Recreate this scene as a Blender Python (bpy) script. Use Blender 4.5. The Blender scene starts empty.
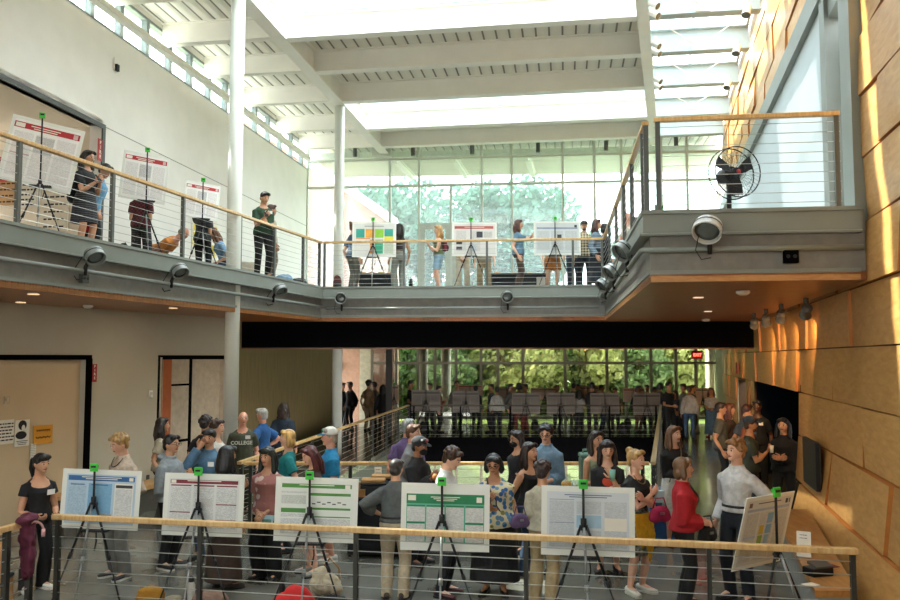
SKY, SUN, EXPO, LOWLAMP = 6.0, 14.0, 0.65, 5
import bpy, bmesh, math, random
from mathutils import Vector as V, Matrix
from mathutils.bvhtree import BVHTree
random.seed(7)
C = bpy.context.scene.collection
PI = math.pi
# ------------------------------------------------------------------ camera model (900x600 photograph)
F = 820.0; TILT = math.radians(4.0); EYE = 2.64
def ray(x, y):
    a = (x-450)/F; b = (300-y)/F
    return V((a, math.cos(TILT)-b*math.sin(TILT), math.sin(TILT)+b*math.cos(TILT)))
def atz(x, y, z):
    r = ray(x, y); t = (z-EYE)/r.z
    return V((r.x*t, r.y*t, z))
def atY(x, y, Y):
    r = ray(x, y); t = Y/r.y
    return V((r.x*t, Y, EYE+r.z*t))
def onplane(x, y, P, Q):
    """where the sight line through (x,y) meets the vertical plane over the ground line P-Q"""
    r = ray(x, y); d = V((Q[0]-P[0], Q[1]-P[1])); n = V((-d.y, d.x))
    t = (n.x*P[0]+n.y*P[1])/(n.x*r.x+n.y*r.y)
    return V((r.x*t, r.y*t, EYE+r.z*t))
# ------------------------------------------------------------------ materials
def lin(c):
    if isinstance(c, str):
        c = c.lstrip('#'); c = [int(c[i:i+2], 16)/255 for i in (0, 2, 4)]
        c = [x/12.92 if x <= .04045 else ((x+.055)/1.055)**2.4 for x in c]
    return (c[0], c[1], c[2], 1)
_M = {}
class NT:
    def __init__(s, name):
        s.m = bpy.data.materials.new(name); s.m.use_nodes = True
        s.t = s.m.node_tree; s.n = s.t.nodes; s.b = s.n['Principled BSDF']; s.o = s.n['Material Output']
    def add(s, typ, **kw):
        n = s.n.new(typ)
        for k, v in kw.items():
            if k in n.inputs: n.inputs[k].default_value = v
            else: setattr(n, k, v)
        return n
    def link(s, a, b): s.t.links.new(a, b)
    def coord(s, kind='Object', scale=(1, 1, 1), rot=(0, 0, 0)):
        c = s.add('ShaderNodeTexCoord'); m = s.add('ShaderNodeMapping')
        m.inputs['Scale'].default_value = scale; m.inputs['Rotation'].default_value = rot
        s.link(c.outputs[kind], m.inputs[0]); return m.outputs[0]
    def ramp(s, fac, stops):
        r = s.add('ShaderNodeValToRGB'); e = r.color_ramp.elements
        while len(e) < len(stops): e.new(.5)
        for i, (p, c) in enumerate(stops): e[i].position = p; e[i].color = lin(c)
        s.link(fac, r.inputs[0]); return r.outputs[0]
    def bump(s, fac, strength=.2, dist=.01):
        b = s.add('ShaderNodeBump'); b.inputs['Strength'].default_value = strength; b.inputs['Distance'].default_value = dist
        s.link(fac, b.inputs['Height']); s.link(b.outputs[0], s.b.inputs['Normal'])
def mul(c, k):
    c = lin(c); return (min(1, c[0]*k), min(1, c[1]*k), min(1, c[2]*k))
def mat(color, rough=.6, metal=0, var=.12, scale=8, bump=0, key=''):
    k = ('p', str(color), rough, metal, var, scale, bump)
    if k in _M: return _M[k]
    t = NT('paint_' + (color.strip('#') if isinstance(color, str) else 'rgb'))
    n = t.add('ShaderNodeTexNoise', Scale=scale, Detail=4.0); t.link(t.coord(), n.inputs[0])
    t.link(t.ramp(n.outputs[0], [(.3, mul(color, 1-var)), (.7, mul(color, 1+var))]), t.b.inputs['Base Color'])
    t.b.inputs['Roughness'].default_value = rough; t.b.inputs['Metallic'].default_value = metal
    if bump: t.bump(n.outputs[0], bump)
    if rough > .88: t.b.inputs['Specular IOR Level'].default_value = .03
    _M[k] = t.m; return t.m
def cloth(color, rough=.85):
    k = ('c', color)
    if k in _M: return _M[k]
    t = NT('cloth_' + color.strip('#')); co = t.coord()
    n = t.add('ShaderNodeTexNoise', Scale=14, Detail=5.0, Distortion=.8); t.link(co, n.inputs[0])
    t.link(t.ramp(n.outputs[0], [(.3, mul(color, .8)), (.7, mul(color, 1.18))]), t.b.inputs['Base Color'])
    t.b.inputs['Roughness'].default_value = rough
    t.bump(n.outputs[0], .5, .014)
    _M[k] = t.m; return t.m
def pattern(kind, base, cols, scale=1):
    k = (kind, base, str(cols), scale)
    if k in _M: return _M[k]
    t = NT(kind + '_cloth'); co = t.coord()
    if kind == 'floral':
        v = t.add('ShaderNodeTexVoronoi', Scale=17*scale); t.link(co, v.inputs[0])
        hue = t.ramp(v.outputs['Color'], [(0, cols[0]), (.42, cols[0]), (.45, cols[1]), (.62, cols[1]), (.66, cols[2]), (1, cols[2])])
        t.n[-1].color_ramp.interpolation = 'CONSTANT'
        f = t.ramp(v.outputs['Distance'], [(0, (1, 1, 1)), (.42, (1, 1, 1)), (.5, (0, 0, 0)), (1, (0, 0, 0))])
        mx = t.add('ShaderNodeMix', data_type='RGBA'); t.link(f, mx.inputs[0]); mx.inputs[6].default_value = lin(base); t.link(hue, mx.inputs[7])
        t.link(mx.outputs[2], t.b.inputs['Base Color'])
    elif kind == 'plaid':
        w1 = t.add('ShaderNodeTexWave', Scale=4.5*scale, bands_direction='Z'); w2 = t.add('ShaderNodeTexWave', Scale=4.5*scale, bands_direction='X')
        t.link(co, w1.inputs[0]); t.link(co, w2.inputs[0])
        a = t.add('ShaderNodeMath', operation='ADD'); t.link(w1.outputs['Fac'], a.inputs[0]); t.link(w2.outputs['Fac'], a.inputs[1])
        h = t.add('ShaderNodeMath', operation='MULTIPLY'); t.link(a.outputs[0], h.inputs[0]); h.inputs[1].default_value = .5
        t.link(t.ramp(h.outputs[0], [(.2, base), (.5, cols[0]), (.8, cols[1])]), t.b.inputs['Base Color'])
    elif kind == 'stripe':
        w1 = t.add('ShaderNodeTexWave', Scale=6*scale, bands_direction='Z'); t.link(co, w1.inputs[0])
        t.link(t.ramp(w1.outputs['Fac'], [(.4, base), (.6, cols[0])]), t.b.inputs['Base Color'])
    t.b.inputs['Roughness'].default_value = .85
    _M[k] = t.m; return t.m
def wood(c0, c1, scale=1.0, rot=(0, 0, 0), rough=.35, stretch=(1, 1, 14), planks=0):
    k = ('w', c0, c1, scale, rot, rough, stretch, planks)
    if k in _M: return _M[k]
    t = NT('wood'); co = t.coord(scale=stretch, rot=rot)
    n = t.add('ShaderNodeTexNoise', Scale=1.6*scale, Detail=7.0, Distortion=.6); t.link(co, n.inputs[0])
    col = t.ramp(n.outputs[0], [(.3, c0), (.7, c1)])
    g = t.add('ShaderNodeObjectInfo'); mx = t.add('ShaderNodeMix', data_type='RGBA', blend_type='MULTIPLY'); mx.inputs[0].default_value = 1
    r = t.ramp(g.outputs['Random'], [(0, (.82, .82, .82)), (1, (1, 1, 1))]); t.link(col, mx.inputs[6]); t.link(r, mx.inputs[7])
    t.link(mx.outputs[2], t.b.inputs['Base Color']); t.b.inputs['Roughness'].default_value = rough
    t.bump(n.outputs[0], .08)
    _M[k] = t.m; return t.m
def emit(color, s):
    k = ('e', color, s)
    if k in _M: return _M[k]
    t = NT('glow'); t.b.inputs['Base Color'].default_value = lin(color)
    t.b.inputs['Emission Color'].default_value = lin(color); t.b.inputs['Emission Strength'].default_value = s
    _M[k] = t.m; return t.m
def glass(tint, haze=0., hazecol=(1, 1, 1), gloss=.06, name='glass'):
    t = NT(name); t.n.remove(t.b)
    tr = t.add('ShaderNodeBsdfTransparent'); tr.inputs[0].default_value = lin(tint)
    gl = t.add('ShaderNodeBsdfGlossy'); gl.inputs['Roughness'].default_value = .02
    m = t.add('ShaderNodeMixShader'); m.inputs[0].default_value = gloss
    t.link(tr.outputs[0], m.inputs[1]); t.link(gl.outputs[0], m.inputs[2]); out = m
    if haze:
        tl = t.add('ShaderNodeBsdfTranslucent'); tl.inputs[0].default_value = lin(hazecol)
        m2 = t.add('ShaderNodeMixShader'); m2.inputs[0].default_value = haze
        t.link(m.outputs[0], m2.inputs[1]); t.link(tl.outputs[0], m2.inputs[2]); out = m2
    t.link(out.outputs[0], t.o.inputs['Surface']); return t.m
# ------------------------------------------------------------------ mesh builder
class MB:
    def __init__(s): s.v = []; s.f = []; s.mi = []
    def _add(s, vs, fs, mi=0):
        o = len(s.v); s.v += [V(p) for p in vs]
        for f in fs: s.f.append([i+o for i in f]); s.mi.append(mi)
        return s
    def box(s, c, size, R=None, mi=0):
        x, y, z = [k/2 for k in size]; c = V(c)
        vs = [V((a*x, b*y, d*z)) for a in (-1, 1) for b in (-1, 1) for d in (-1, 1)]
        if R is not None: vs = [R @ p for p in vs]
        return s._add([p+c for p in vs], [(0, 1, 3, 2), (4, 6, 7, 5), (0, 4, 5, 1), (2, 3, 7, 6), (0, 2, 6, 4), (1, 5, 7, 3)], mi)
    def loft(s, rings, cap=True, mi=0, closed=True):
        n = len(rings[0]); vs = [p for r in rings for p in r]; fs = []
        for i in range(len(rings)-1):
            for j in range(n if closed else n-1):
                a = i*n+j; b = i*n+(j+1) % n; fs.append((a, b, b+n, a+n))
        if cap:
            fs.append(tuple(range(n))[::-1]); fs.append(tuple(range((len(rings)-1)*n, len(rings)*n)))
        return s._add(vs, fs, mi)
    def tube(s, pts, r, n=8, mi=0, cap=True, flat=1.0):
        pts = [V(p) for p in pts]
        if not isinstance(r, (list, tuple)): r = [r]*len(pts)
        rings = []; up = None
        for i, p in enumerate(pts):
            a = pts[max(0, i-1)]; b = pts[min(len(pts)-1, i+1)]; d = (b-a)
            if d.length < 1e-9: d = V((0, 0, 1))
            d.normalize()
            if up is None:
                up = V((0, 0, 1)) if abs(d.z) < .9 else V((0, 1, 0))
            x = d.cross(up)
            if x.length < 1e-6: x = d.orthogonal()
            x.normalize(); y = x.cross(d).normalized(); up = y
            rings.append([p + (x*math.cos(2*PI*k/n) + y*flat*math.sin(2*PI*k/n))*r[i] for k in range(n)])
        return s.loft(rings, cap, mi)
    def sweep(s, pts, w, h, mi=0):
        """rectangular bar along a polyline, width horizontal"""
        pts = [V(p) for p in pts]; rings = []
        for i, p in enumerate(pts):
            dirs = []
            if i > 0: dirs.append((pts[i]-pts[i-1]).normalized())
            if i < len(pts)-1: dirs.append((pts[i+1]-pts[i]).normalized())
            d = sum(dirs, V()).normalized(); x = d.cross(V((0, 0, 1))).normalized()
            k = 1/max(.3, d.dot(dirs[0])); u = V((0, 0, 1))
            rings.append([p+x*w/2*k-u*h/2, p+x*w/2*k+u*h/2, p-x*w/2*k+u*h/2, p-x*w/2*k-u*h/2])
        return s.loft(rings, True, mi)
    def ell(s, c, r, R=None, nu=14, nv=9, fn=None, mi=0):
        c = V(c); vs = []; fs = []
        for i in range(1, nv):
            th = PI*i/nv
            for j in range(nu):
                ph = 2*PI*j/nu; vs.append(V((math.sin(th)*math.cos(ph), math.sin(th)*math.sin(ph), math.cos(th))))
        top = len(vs); vs.append(V((0, 0, 1))); bot = len(vs); vs.append(V((0, 0, -1)))
        for i in range(nv-2):
            for j in range(nu):
                a = i*nu+j; b = i*nu+(j+1) % nu; fs.append((a, a+nu, b+nu, b))
        for j in range(nu):
            fs.append((top, j, (j+1) % nu)); a = (nv-2)*nu; fs.append((bot, a+(j+1) % nu, a+j))
        o = []
        for p in vs:
            q = fn(p) if fn else V((p.x*r[0], p.y*r[1], p.z*r[2]))
            if R is not None: q = R @ q
            o.append(q+c)
        return s._add(o, fs, mi)
    def prism(s, poly, z0, z1, mi=0):
        n = len(poly); area = sum(poly[i][0]*poly[(i+1) % n][1]-poly[(i+1) % n][0]*poly[i][1] for i in range(n))
        if area < 0: poly = poly[::-1]
        vs = [V((p[0], p[1], z0)) for p in poly]+[V((p[0], p[1], z1)) for p in poly]
        fs = [tuple(range(n))[::-1], tuple(range(n, 2*n))]+[(i, (i+1) % n, (i+1) % n+n, i+n) for i in range(n)]
        return s._add(vs, fs, mi)
    def quad(s, a, b, c, d, mi=0): return s._add([a, b, c, d], [(0, 1, 2, 3)], mi)
    def merge(s, o, M=None):
        k = len(s.v); s.v += [(M @ p if M is not None else p) for p in o.v]
        s.f += [[i+k for i in f] for f in o.f]; s.mi += o.mi; return s
    def xf(s, M): s.v = [M @ p for p in s.v]; return s
    def mesh(s, name, mats):
        me = bpy.data.meshes.new(name); me.from_pydata([tuple(p) for p in s.v], [], s.f)
        for m in (mats if isinstance(mats, (list, tuple)) else [mats]): me.materials.append(m)
        me.polygons.foreach_set('material_index', s.mi); return me
    def build(s, name, mats, parent=None, smooth=False, world=True, bevel=0):
        if parent is not None and world: 
            Mi = ROOTM[parent.name].inverted(); s.v = [Mi @ p for p in s.v]
        me = s.mesh(name, mats)
        if smooth:
            me.polygons.foreach_set('use_smooth', [True]*len(me.polygons))
        if smooth == 'auto': me.set_sharp_from_angle(angle=math.radians(40))
        o = bpy.data.objects.new(name, me); C.objects.link(o)
        if parent is not None: o.parent = parent
        else: 
            # put the origin of a one-mesh thing at its base
            if s.v:
                lo = V((sum(p.x for p in s.v)/len(s.v), sum(p.y for p in s.v)/len(s.v), min(p.z for p in s.v)))
                me.transform(Matrix.Translation(-lo)); o.location = lo
            ROOTM[o.name] = Matrix.Translation(o.location)
        if bevel:
            b = o.modifiers.new('bevel', 'BEVEL'); b.width = bevel; b.segments = 2; b.limit_method = 'ANGLE'
        return o
ROOTM = {}
def tag(o, label, cat, group=None, kind=None):
    if label: o['label'] = label
    if cat: o['category'] = cat
    if group: o['group'] = group
    if kind: o['kind'] = kind
    return o
def thing(name, label, cat, loc=(0, 0, 0), rz=0, group=None, kind=None):
    o = bpy.data.objects.new(name, None); C.objects.link(o); o.location = loc; o.rotation_euler = (0, 0, rz)
    o.empty_display_size = .1
    ROOTM[o.name] = Matrix.Translation(loc) @ Matrix.Rotation(rz, 4, 'Z')
    return tag(o, label, cat, group, kind)
def struct(mb, name, m, label, smooth=False, parent=None):
    o = mb.build(name, m, parent, smooth)
    if parent is None: tag(o, label, 'structure', kind='structure')
    return o
def lerp(a, b, t): return a+(b-a)*t
def offset(path, d):
    """parallel to an open 2-D polyline, d to its left"""
    out = []
    for i, p in enumerate(path):
        ns = []
        for a, b in ((i-1, i), (i, i+1)):
            if a >= 0 and b < len(path):
                e = V((path[b][0]-path[a][0], path[b][1]-path[a][1])).normalized(); ns.append(V((-e.y, e.x)))
        n = sum(ns, V((0, 0))).normalized(); k = d/max(.2, n.dot(ns[0]))
        out.append((p[0]+n.x*k, p[1]+n.y*k))
    return out
JOBS = []
# ------------------------------------------------------------------ shared surfaces
STEEL = mat('#7d827a', .45, .0, .05, 3); STEEL_D = mat('#4c504d', .5, 0, .05, 3); POST = mat('#5f625e', .4, .3, .05, 6)
DARKPOST = mat('#35342f', .45, .3, .05, 6); CABLE = mat('#b9b9b2', .3, .6, .03, 30)
WHITE = mat('#e9e5dc', .7, 0, .03, 2); CREAM = mat('#d8cbb4', .7, 0, .03, 1.5); TAN = mat('#cdb490', .75, 0, .04, 1.5)
ROOFWHITE = mat('#efece2', .6, 0, .03, 2); BLACK = mat('#08080a', .9, 0, .1, 6); NAVY = mat('#0d1218', .9, 0, .1, 3)
MULL = mat('#c3c8bd', .4, .2, .03, 5); COLUMN = mat('#d3d5ca', .5, 0, .03, 2)
HANDRAIL = wood('#d0a062', '#ecc88c', 2, (0, PI/2, 0), .3, (9, 9, 1.2)); PANELWOOD = wood('#bd8747', '#d3a15f', 1.2, (0, 0, -.26), .42, (8, 1.1, 9))
EDGEWOOD = mat('#b5702f', .5, 0, .1, 9); BENCHWOOD = wood('#bd8a4f', '#d8a96c', 1.5, (0, 0, 0), .35, (1.5, 8, 8))
def soffit_mat():
    t = NT('wood_plank_soffit'); co = t.coord(rot=(0, 0, .13))
    w = t.add('ShaderNodeTexWave', Scale=3.2, bands_direction='Y'); t.link(co, w.inputs[0])
    n = t.add('ShaderNodeTexNoise', Scale=3.0, Detail=6.0); t.link(t.coord(scale=(.6, 9, 1), rot=(0, 0, .13)), n.inputs[0])
    a = t.ramp(n.outputs[0], [(.3, '#95552c'), (.7, '#c07a44')]); b = t.ramp(w.outputs['Fac'], [(.03, (.45, .45, .45)), (.12, (1, 1, 1))])
    mx = t.add('ShaderNodeMix', data_type='RGBA', blend_type='MULTIPLY'); mx.inputs[0].default_value = 1
    t.link(a, mx.inputs[6]); t.link(b, mx.inputs[7]); t.link(mx.outputs[2], t.b.inputs['Base Color']); t.b.inputs['Roughness'].default_value = .32
    return t.m
SOFFIT = soffit_mat()
def deck_mat():
    t = NT('ribbed_roof_deck'); co = t.coord(rot=(0, 0, .14))
    w = t.add('ShaderNodeTexWave', Scale=1.05, bands_direction='X'); t.link(co, w.inputs[0])
    t.link(t.ramp(w.outputs['Fac'], [(.0, '#77756c'), (.03, '#77756c'), (.07, '#e6e3d6'), (1, '#ebe8dc')]), t.b.inputs['Base Color'])
    t.bump(w.outputs['Fac'], .4, .04); t.b.inputs['Roughness'].default_value = .6; return t.m
DECK = deck_mat()
def floor_mat():
    t = NT('polished_concrete'); co = t.coord()
    n = t.add('ShaderNodeTexNoise', Scale=1.3, Detail=7.0); t.link(co, n.inputs[0])
    t.link(t.ramp(n.outputs[0], [(.3, '#57564f'), (.7, '#75736a')]), t.b.inputs['Base Color'])
    t.link(t.ramp(n.outputs[0], [(.3, (.1, .1, .1)), (.7, (.2, .2, .2))]), t.b.inputs['Roughness']); return t.m
FLOOR = floor_mat()
def brick_mat():
    t = NT('red_brick'); b = t.add('ShaderNodeTexBrick', Scale=5.0); b.inputs['Color1'].default_value = lin('#8a5244'); b.inputs['Color2'].default_value = lin('#a0695a')
    b.inputs['Mortar'].default_value = lin('#c9b5a6'); b.inputs['Mortar Size'].default_value = .02
    t.link(t.coord(rot=(PI/2, 0, 0)), b.inputs[0]); t.link(b.outputs[0], t.b.inputs['Base Color']); t.b.inputs['Roughness'].default_value = .9; return t.m
SKYGLASS = glass('#f4f8fa', .55, '#f4f8fa', .04, 'diffusing_skylight_glass')
CLEARGLASS = glass('#f2f7f7', 0, gloss=.05, name='clear_glass')
HAZEGLASS = glass('#eaf4f4', .12, '#eaf6f6', .06, 'hazy_window_glass'); TINTGLASS = glass('#cfd3c8', 0, gloss=.06, name='tinted_window_glass')  # upper panes get a white translucent share standing in for reflected glare
ZU = 4.22
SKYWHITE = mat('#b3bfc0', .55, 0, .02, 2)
# ------------------------------------------------------------------ plan lines (metres, x right, y into the hall)
def XR(y): return 4.38+.25*(y-8.75)              # right timber wall
def XL(y): return -9.0+.15*y                      # left gallery wall
def XW(y): return -11.53+.4*y+.0 if y < 17.45 else -4.9+.061*(y-17.45)   # ground-floor left wall
def X1(y): return -3.89+.146*(y-15.5)             # roof girder over the columns
def X2(y): return 3.86+.27*(y-15.96)              # roof girder by the skylight strip
def TL(t, a0, b):                                 # meets x = a0 + b*y on the roof's cross line t
    X = (a0+b*(t+.155*X1(t)))/(1+.155*b); return (X, t-.155*(X-X1(t)))
LN = {'R': (4.38-.25*8.75, .25), 'L': (-9.0, .15), '1': (-3.89-.146*15.5, .146), '2': (3.86-.27*15.96, .27)}
def T(t, k): return TL(t, *LN[k])
P0, P1, P2, P3, P4 = (-6.63, 4.2), (-2.95, 18.65), (3.42, 18.05), (2.2, 8.95), (4.42, 8.66)
CWL, CWR = (XL(27.6), 27.6), (XR(26.2), 26.2)
# floors
fl = MB()
for poly in ([(-13, -1.2), (XR(-1.2)+.4, -1.2), (XR(12.45)+.4, 12.45), (-3.2, 12.45), (-13, 12.45)],
             [(-13, 12.45), (-3.2, 12.45), (-1.38, 27.5), (-1.0, 33), (-13, 33)],
             [(3.06, 12.45), (XR(12.45)+2.6, 12.45), (XR(33)+2.6, 33), (8.5, 33), (7.03, 27.5)], [(-1.38, 27.5), (7.03, 27.5), (8.5, 33), (-1.0, 33)]):
    fl.prism(poly, -.16, 0)
struct(fl, 'floor', FLOOR, 'polished grey concrete ground floor around the open stairwell void')
fe = MB()
fe.prism([(-1.42, 27.46), (7.1, 27.46), (7.1, 27.7), (-1.42, 27.7)], -.85, -.005)
struct(fe, 'trim_landing_fascia', BLACK, 'black fascia under the far landing edge')
fe = MB(); fe.prism([(-3.3, 12.45), (3.2, 12.45), (3.2, 12.6), (-3.3, 12.6)], -.7, -.16)
fe.prism([(-3.35, 12.45), (-3.2, 12.45), (-1.38, 27.5), (-1.53, 27.5)], -.7, -.16); fe.prism([(3.06, 12.45), (3.2, 12.45), (7.2, 27.5), (7.03, 27.5)], -.7, -.16)
struct(fe, 'trim_void_edge', STEEL_D, 'dark steel edge of the floor opening')
b = MB().prism([(-14, 10), (14, 10), (14, 31.4), (-14, 31.4)], -4.2, -4.0); struct(b, 'floor_basement', FLOOR, 'floor of the storey below seen through the opening')
# upper slab, soffit, fascia
sl = MB().prism([offset([P0, P1], -.1)[0], P1, P2, P3, P4, (XR(26.2), 26.2), (XL(27.6), 27.6), (XL(4.2)-3.4, 4.2)][:0] or [P0, P1, P2, P3, P4, CWR, CWL, (XL(15.5), 15.5), (XL(15.5)-2.8, 15.5), (-11.5, 4.2)], 3.56, 4.22)
struct(sl, 'floor_upper', mat('#77756e', .5), 'upper gallery floor slab')
so = MB().prism([P0, P1, P2, P3, P4, (XR(18.9), 18.9), (XW(18.9)-.2, 18.9), (XW(17.5)-.2, 17.5), (XW(10)-.2, 10), (-11.5, 4.2)], 3.46, 3.555)
struct(so, 'ceiling_soffit', SOFFIT, 'brown wood plank soffit under the gallery')
cl = MB().prism([(-5.5, 19.35), (XR(19.35), 19.15), (XR(33), 33), (-6.5, 33)], 3.3, 3.45); struct(cl, 'ceiling_landing', mat('#4a4640', .8), 'dark ceiling over the far landing')
FP = [(-6.63, 4.2), P1, P2, P3, (4.36, 8.665)]
def profile(name, prof, m, label, path=FP):
    mb = MB(); rings = []
    offs = [(offset(path, d), z) for d, z in prof]
    for i in range(len(path)): rings.append([V((o[i][0], o[i][1], z)) for o, z in offs])
    mb.loft(rings, True); return struct(mb, name, m, label)
# (offset is positive away from the atrium, negative into it: the path runs left gallery, bridge, bay side, bay front)
profile('trim_fascia_channel', [(.06, 4.24), (-.10, 4.24), (-.10, 4.20), (-.08, 4.19), (-.08, 3.99), (-.12, 3.98), (-.12, 3.96), (.06, 3.96)], STEEL, 'grey steel channel along the gallery edge')
profile('trim_fascia_beam', [(.1, 3.96), (.12, 3.95), (.10, 3.60), (-.02, 3.585), (-.02, 3.545), (.12, 3.53), (.25, 3.53), (.25, 3.96)], STEEL, 'grey steel beam web below the gallery edge')
profile('trim_soffit_edge', [(.12, 3.525), (-.0, 3.525), (-.0, 3.465), (.12, 3.465)], wood('#b27b45', '#cf9a5e', 2, (0, 0, 0), .5, (2, 2, 9)), 'pale wood edge strip of the soffit')
bk = MB().prism([(-5.1, 18.95), (XR(19), 18.75), (XR(19), 19.1), (-5.1, 19.3)], 2.86, 3.46); struct(bk, 'trim_bulkhead', BLACK, 'black hanging bulkhead under the bridge')
bk = MB().prism([(-5.1, 18.93), (XR(19), 18.73), (XR(19), 19.12), (-5.1, 19.32)], 2.83, 2.86); struct(bk, 'trim_bulkhead_edge', wood('#6b4a30', '#82603e'), 'brown bottom edge of the black bulkhead')
# columns
for i, (x, y, z1) in enumerate(((X1(15.0)-.02, 15.0, 9.4), (X1(21.75), 21.75, 9.4))):
    c = MB().tube([(x, y, 0), (x, y, z1)], .132, 20); struct(c, 'column', COLUMN, ('round pale steel column nearest on the left', 'second round pale column by the far bridge')[i], True)
# roof
rf = MB()
for t0, t1, a, c in ((-3, 30, 'L', '1'), (17.3, 21.7, '1', '2'), (24.2, 30, '1', '2'), (26.6, 30, '2', 'R'), (-3, 5.6, '1', '2'), (7.4, 10.8, '1', '2'), (11.4, 13.0, '1', '2'), (-3, 9.0, '2', 'R')):
    rf.prism([T(t0, a), T(t0, c), T(t1, c), T(t1, a)], 9.98, 10.1)
struct(rf, 'ceiling', DECK, 'ribbed white roof deck between the beams')
def beam(p, q, z0, z1, w, fl=.02, web=.03):
    p = V((p[0], p[1], 0)); q = V((q[0], q[1], 0)); d = (q-p).normalized(); n = V((-d.y, d.x, 0)); mb = MB()
    for (hw, za, zb) in ((w/2, z0, z0+fl), (web/2, z0+fl, z1-fl), (w/2, z1-fl, z1)):
        mb.prism([(p+n*hw)[:2], (q+n*hw)[:2], (q-n*hw)[:2], (p-n*hw)[:2]], za, zb)
    return mb
for t in (8.6, 10.9, 13.0, 15.1, 17.25, 19.3, 21.6, 24.25, 26.3):
    struct(beam(T(t, 'L'), T(t, '1'), 9.5, 9.98, .2), 'ceiling_beam', ROOFWHITE, 'white steel roof beam over the left gallery')
    if t not in (15.1, 8.6, 10.9): struct(beam(T(t, '1'), T(t, '2'), 9.45, 9.98, .26), 'ceiling_beam', ROOFWHITE, 'white steel roof beam spanning the atrium')
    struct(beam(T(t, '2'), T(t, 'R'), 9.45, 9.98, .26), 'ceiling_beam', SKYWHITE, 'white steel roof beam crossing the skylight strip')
struct(beam(T(3, '1'), T(27.2, '1'), 9.43, 10.0, .3, .03, .12), 'ceiling_girder', ROOFWHITE, 'long white girder over the left columns')
struct(beam(T(3, '2'), T(27.2, '2'), 9.43, 10.0, .24, .03, .06), 'ceiling_girder', ROOFWHITE, 'long white girder beside the skylight strip')
def skylight(i, t0, t1, a, c, m, n):
    A, B, D, E = T(t0, a), T(t0, c), T(t1, c), T(t1, a); mb = MB(); zt = 10.85
    for p, q in ((A, B), (B, D), (D, E), (E, A)):
        e = V((q[0]-p[0], q[1]-p[1])).normalized(); nn = V((-e.y, e.x))*.06
        mb.prism([p, q, (q[0]+nn.x, q[1]+nn.y), (p[0]+nn.x, p[1]+nn.y)], 9.98, zt)
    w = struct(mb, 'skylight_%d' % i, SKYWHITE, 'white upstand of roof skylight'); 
    br = MB()
    for k in range(1, n):
        p = lerp(V(A), V(B), k/n); q = lerp(V(E), V(D), k/n); br.tube([(p.x, p.y, zt-.04), (q.x, q.y, zt-.04)], .035, 4)
    p = lerp(V(A), V(E), .5); q = lerp(V(B), V(D), .5)
    if n > 1: br.tube([(p.x, p.y, zt-.04), (q.x, q.y, zt-.04)], .03, 4)
    if n > 1: br.build('glazing_bar', ROOFWHITE, w)
    MB().prism([A, B, D, E], zt, zt+.02).build('pane', m, w)
skylight(1, 13.1, 17.15, '1', '2', SKYGLASS, 6); skylight(2, 21.75, 24.15, '1', '2', SKYGLASS, 6); skylight(3, 10.8, 11.4, '1', '2', CLEARGLASS, 1); skylight(5, 5.6, 7.4, '1', '2', SKYGLASS, 6); skylight(4, 9.0, 26.5, '2', 'R', CLEARGLASS, 2)  # unseen narrow slot added for a sun streak, unseen nearest skylight for top light
# brace rods under the strip
for t in (15.1, 17.25, 19.3, 21.6):
    p, q = T(t, '2'), T(t, 'R'); p2, q2 = T(t+2.1, '2'), T(t+2.1, 'R'); m = lerp(V(p2), V(q2), .5)
    b = MB(); b.tube([(p[0], p[1], 9.6), (m.x, m.y-.1, 9.55)], .012, 5); b.tube([(q[0], q[1], 9.6), (m.x, m.y-.1, 9.55)], .012, 5); b.box((m.x, m.y-.1, 9.53), (.28, .03, .12))
    struct(b, 'ceiling_brace', ROOFWHITE, 'thin white v brace under the skylight strip')
# left gallery wall (upper), clerestory
w = MB(); th = .25
def wseg(mb, f, y0, y1, z0, z1, t=-.25, mi=0):
    mb.prism([(f(y0), y0), (f(y1), y1), (f(y1)+t, y1), (f(y0)+t, y0)], z0, z1, mi)
wseg(w, XL, 15.5, 27.7, 4.18, 9.02); wseg(w, XL, -2, 15.5, 7.08, 9.02); wseg(w, XL, -2, 27.7, 9.86, 10.1); wseg(w, XL, -2, 5, 9.0, 9.9)
struct(w, 'wall_left', WHITE, 'white upper wall of the left gallery')
w = MB(); wseg(w, XL, 15.5, 27.6, 7.075, 7.09, .006); struct(w, 'trim_reveal', mat('#8d8a82', .6), 'thin reveal line along the left wall')
w = MB(); y = 15.5; x = XL(y)
w.prism([(x-.0, y), (x-3, y+.45), (x-3, y+.65), (x, y+.2)], 4.18, 7.08); w.prism([(XL(3)-3, 3), (x-3, y), (x-3.2, y), (XL(3)-3.2, 3)], 4.18, 7.1); w.prism([(XL(3)-3.2, 3), (XL(3), 3), (x, y), (x-3, y+.5), (x-3.2, y+.5)], 7.08, 7.2)
struct(w, 'wall_recess', CREAM, 'cream recess opening off the left gallery')
w = MB(); wseg(w, XL, 3, 15.55, 7.02, 7.11, .03); wseg(w, XL, 15.46, 15.55, 4.2, 7.02, .03); struct(w, 'trim_recess_frame', STEEL_D, 'grey metal frame round the gallery recess')
b = MB().box((XL(11)-1.2, 11.0, 7.06), (.1, 4.5, .02)); o = struct(b, 'ceiling_light_strip', emit('#ffe9c8', 5), 'thin linear light in the recess ceiling')
fr = MB(); gl = MB()
for k in range(23):
    y = 5.0+k*1.0; fr.prism([(XL(y), y), (XL(y+.13), y+.13), (XL(y+.13)-.12, y+.13), (XL(y)-.12, y)], 9.02, 9.86)
wseg(fr, XL, 3, 27.7, 9.0, 9.06, -.14); wseg(fr, XL, 3, 27.7, 9.8, 9.88, -.14); wseg(gl, XL, 3, 27.7, 9.05, 9.82, -.02)
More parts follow.
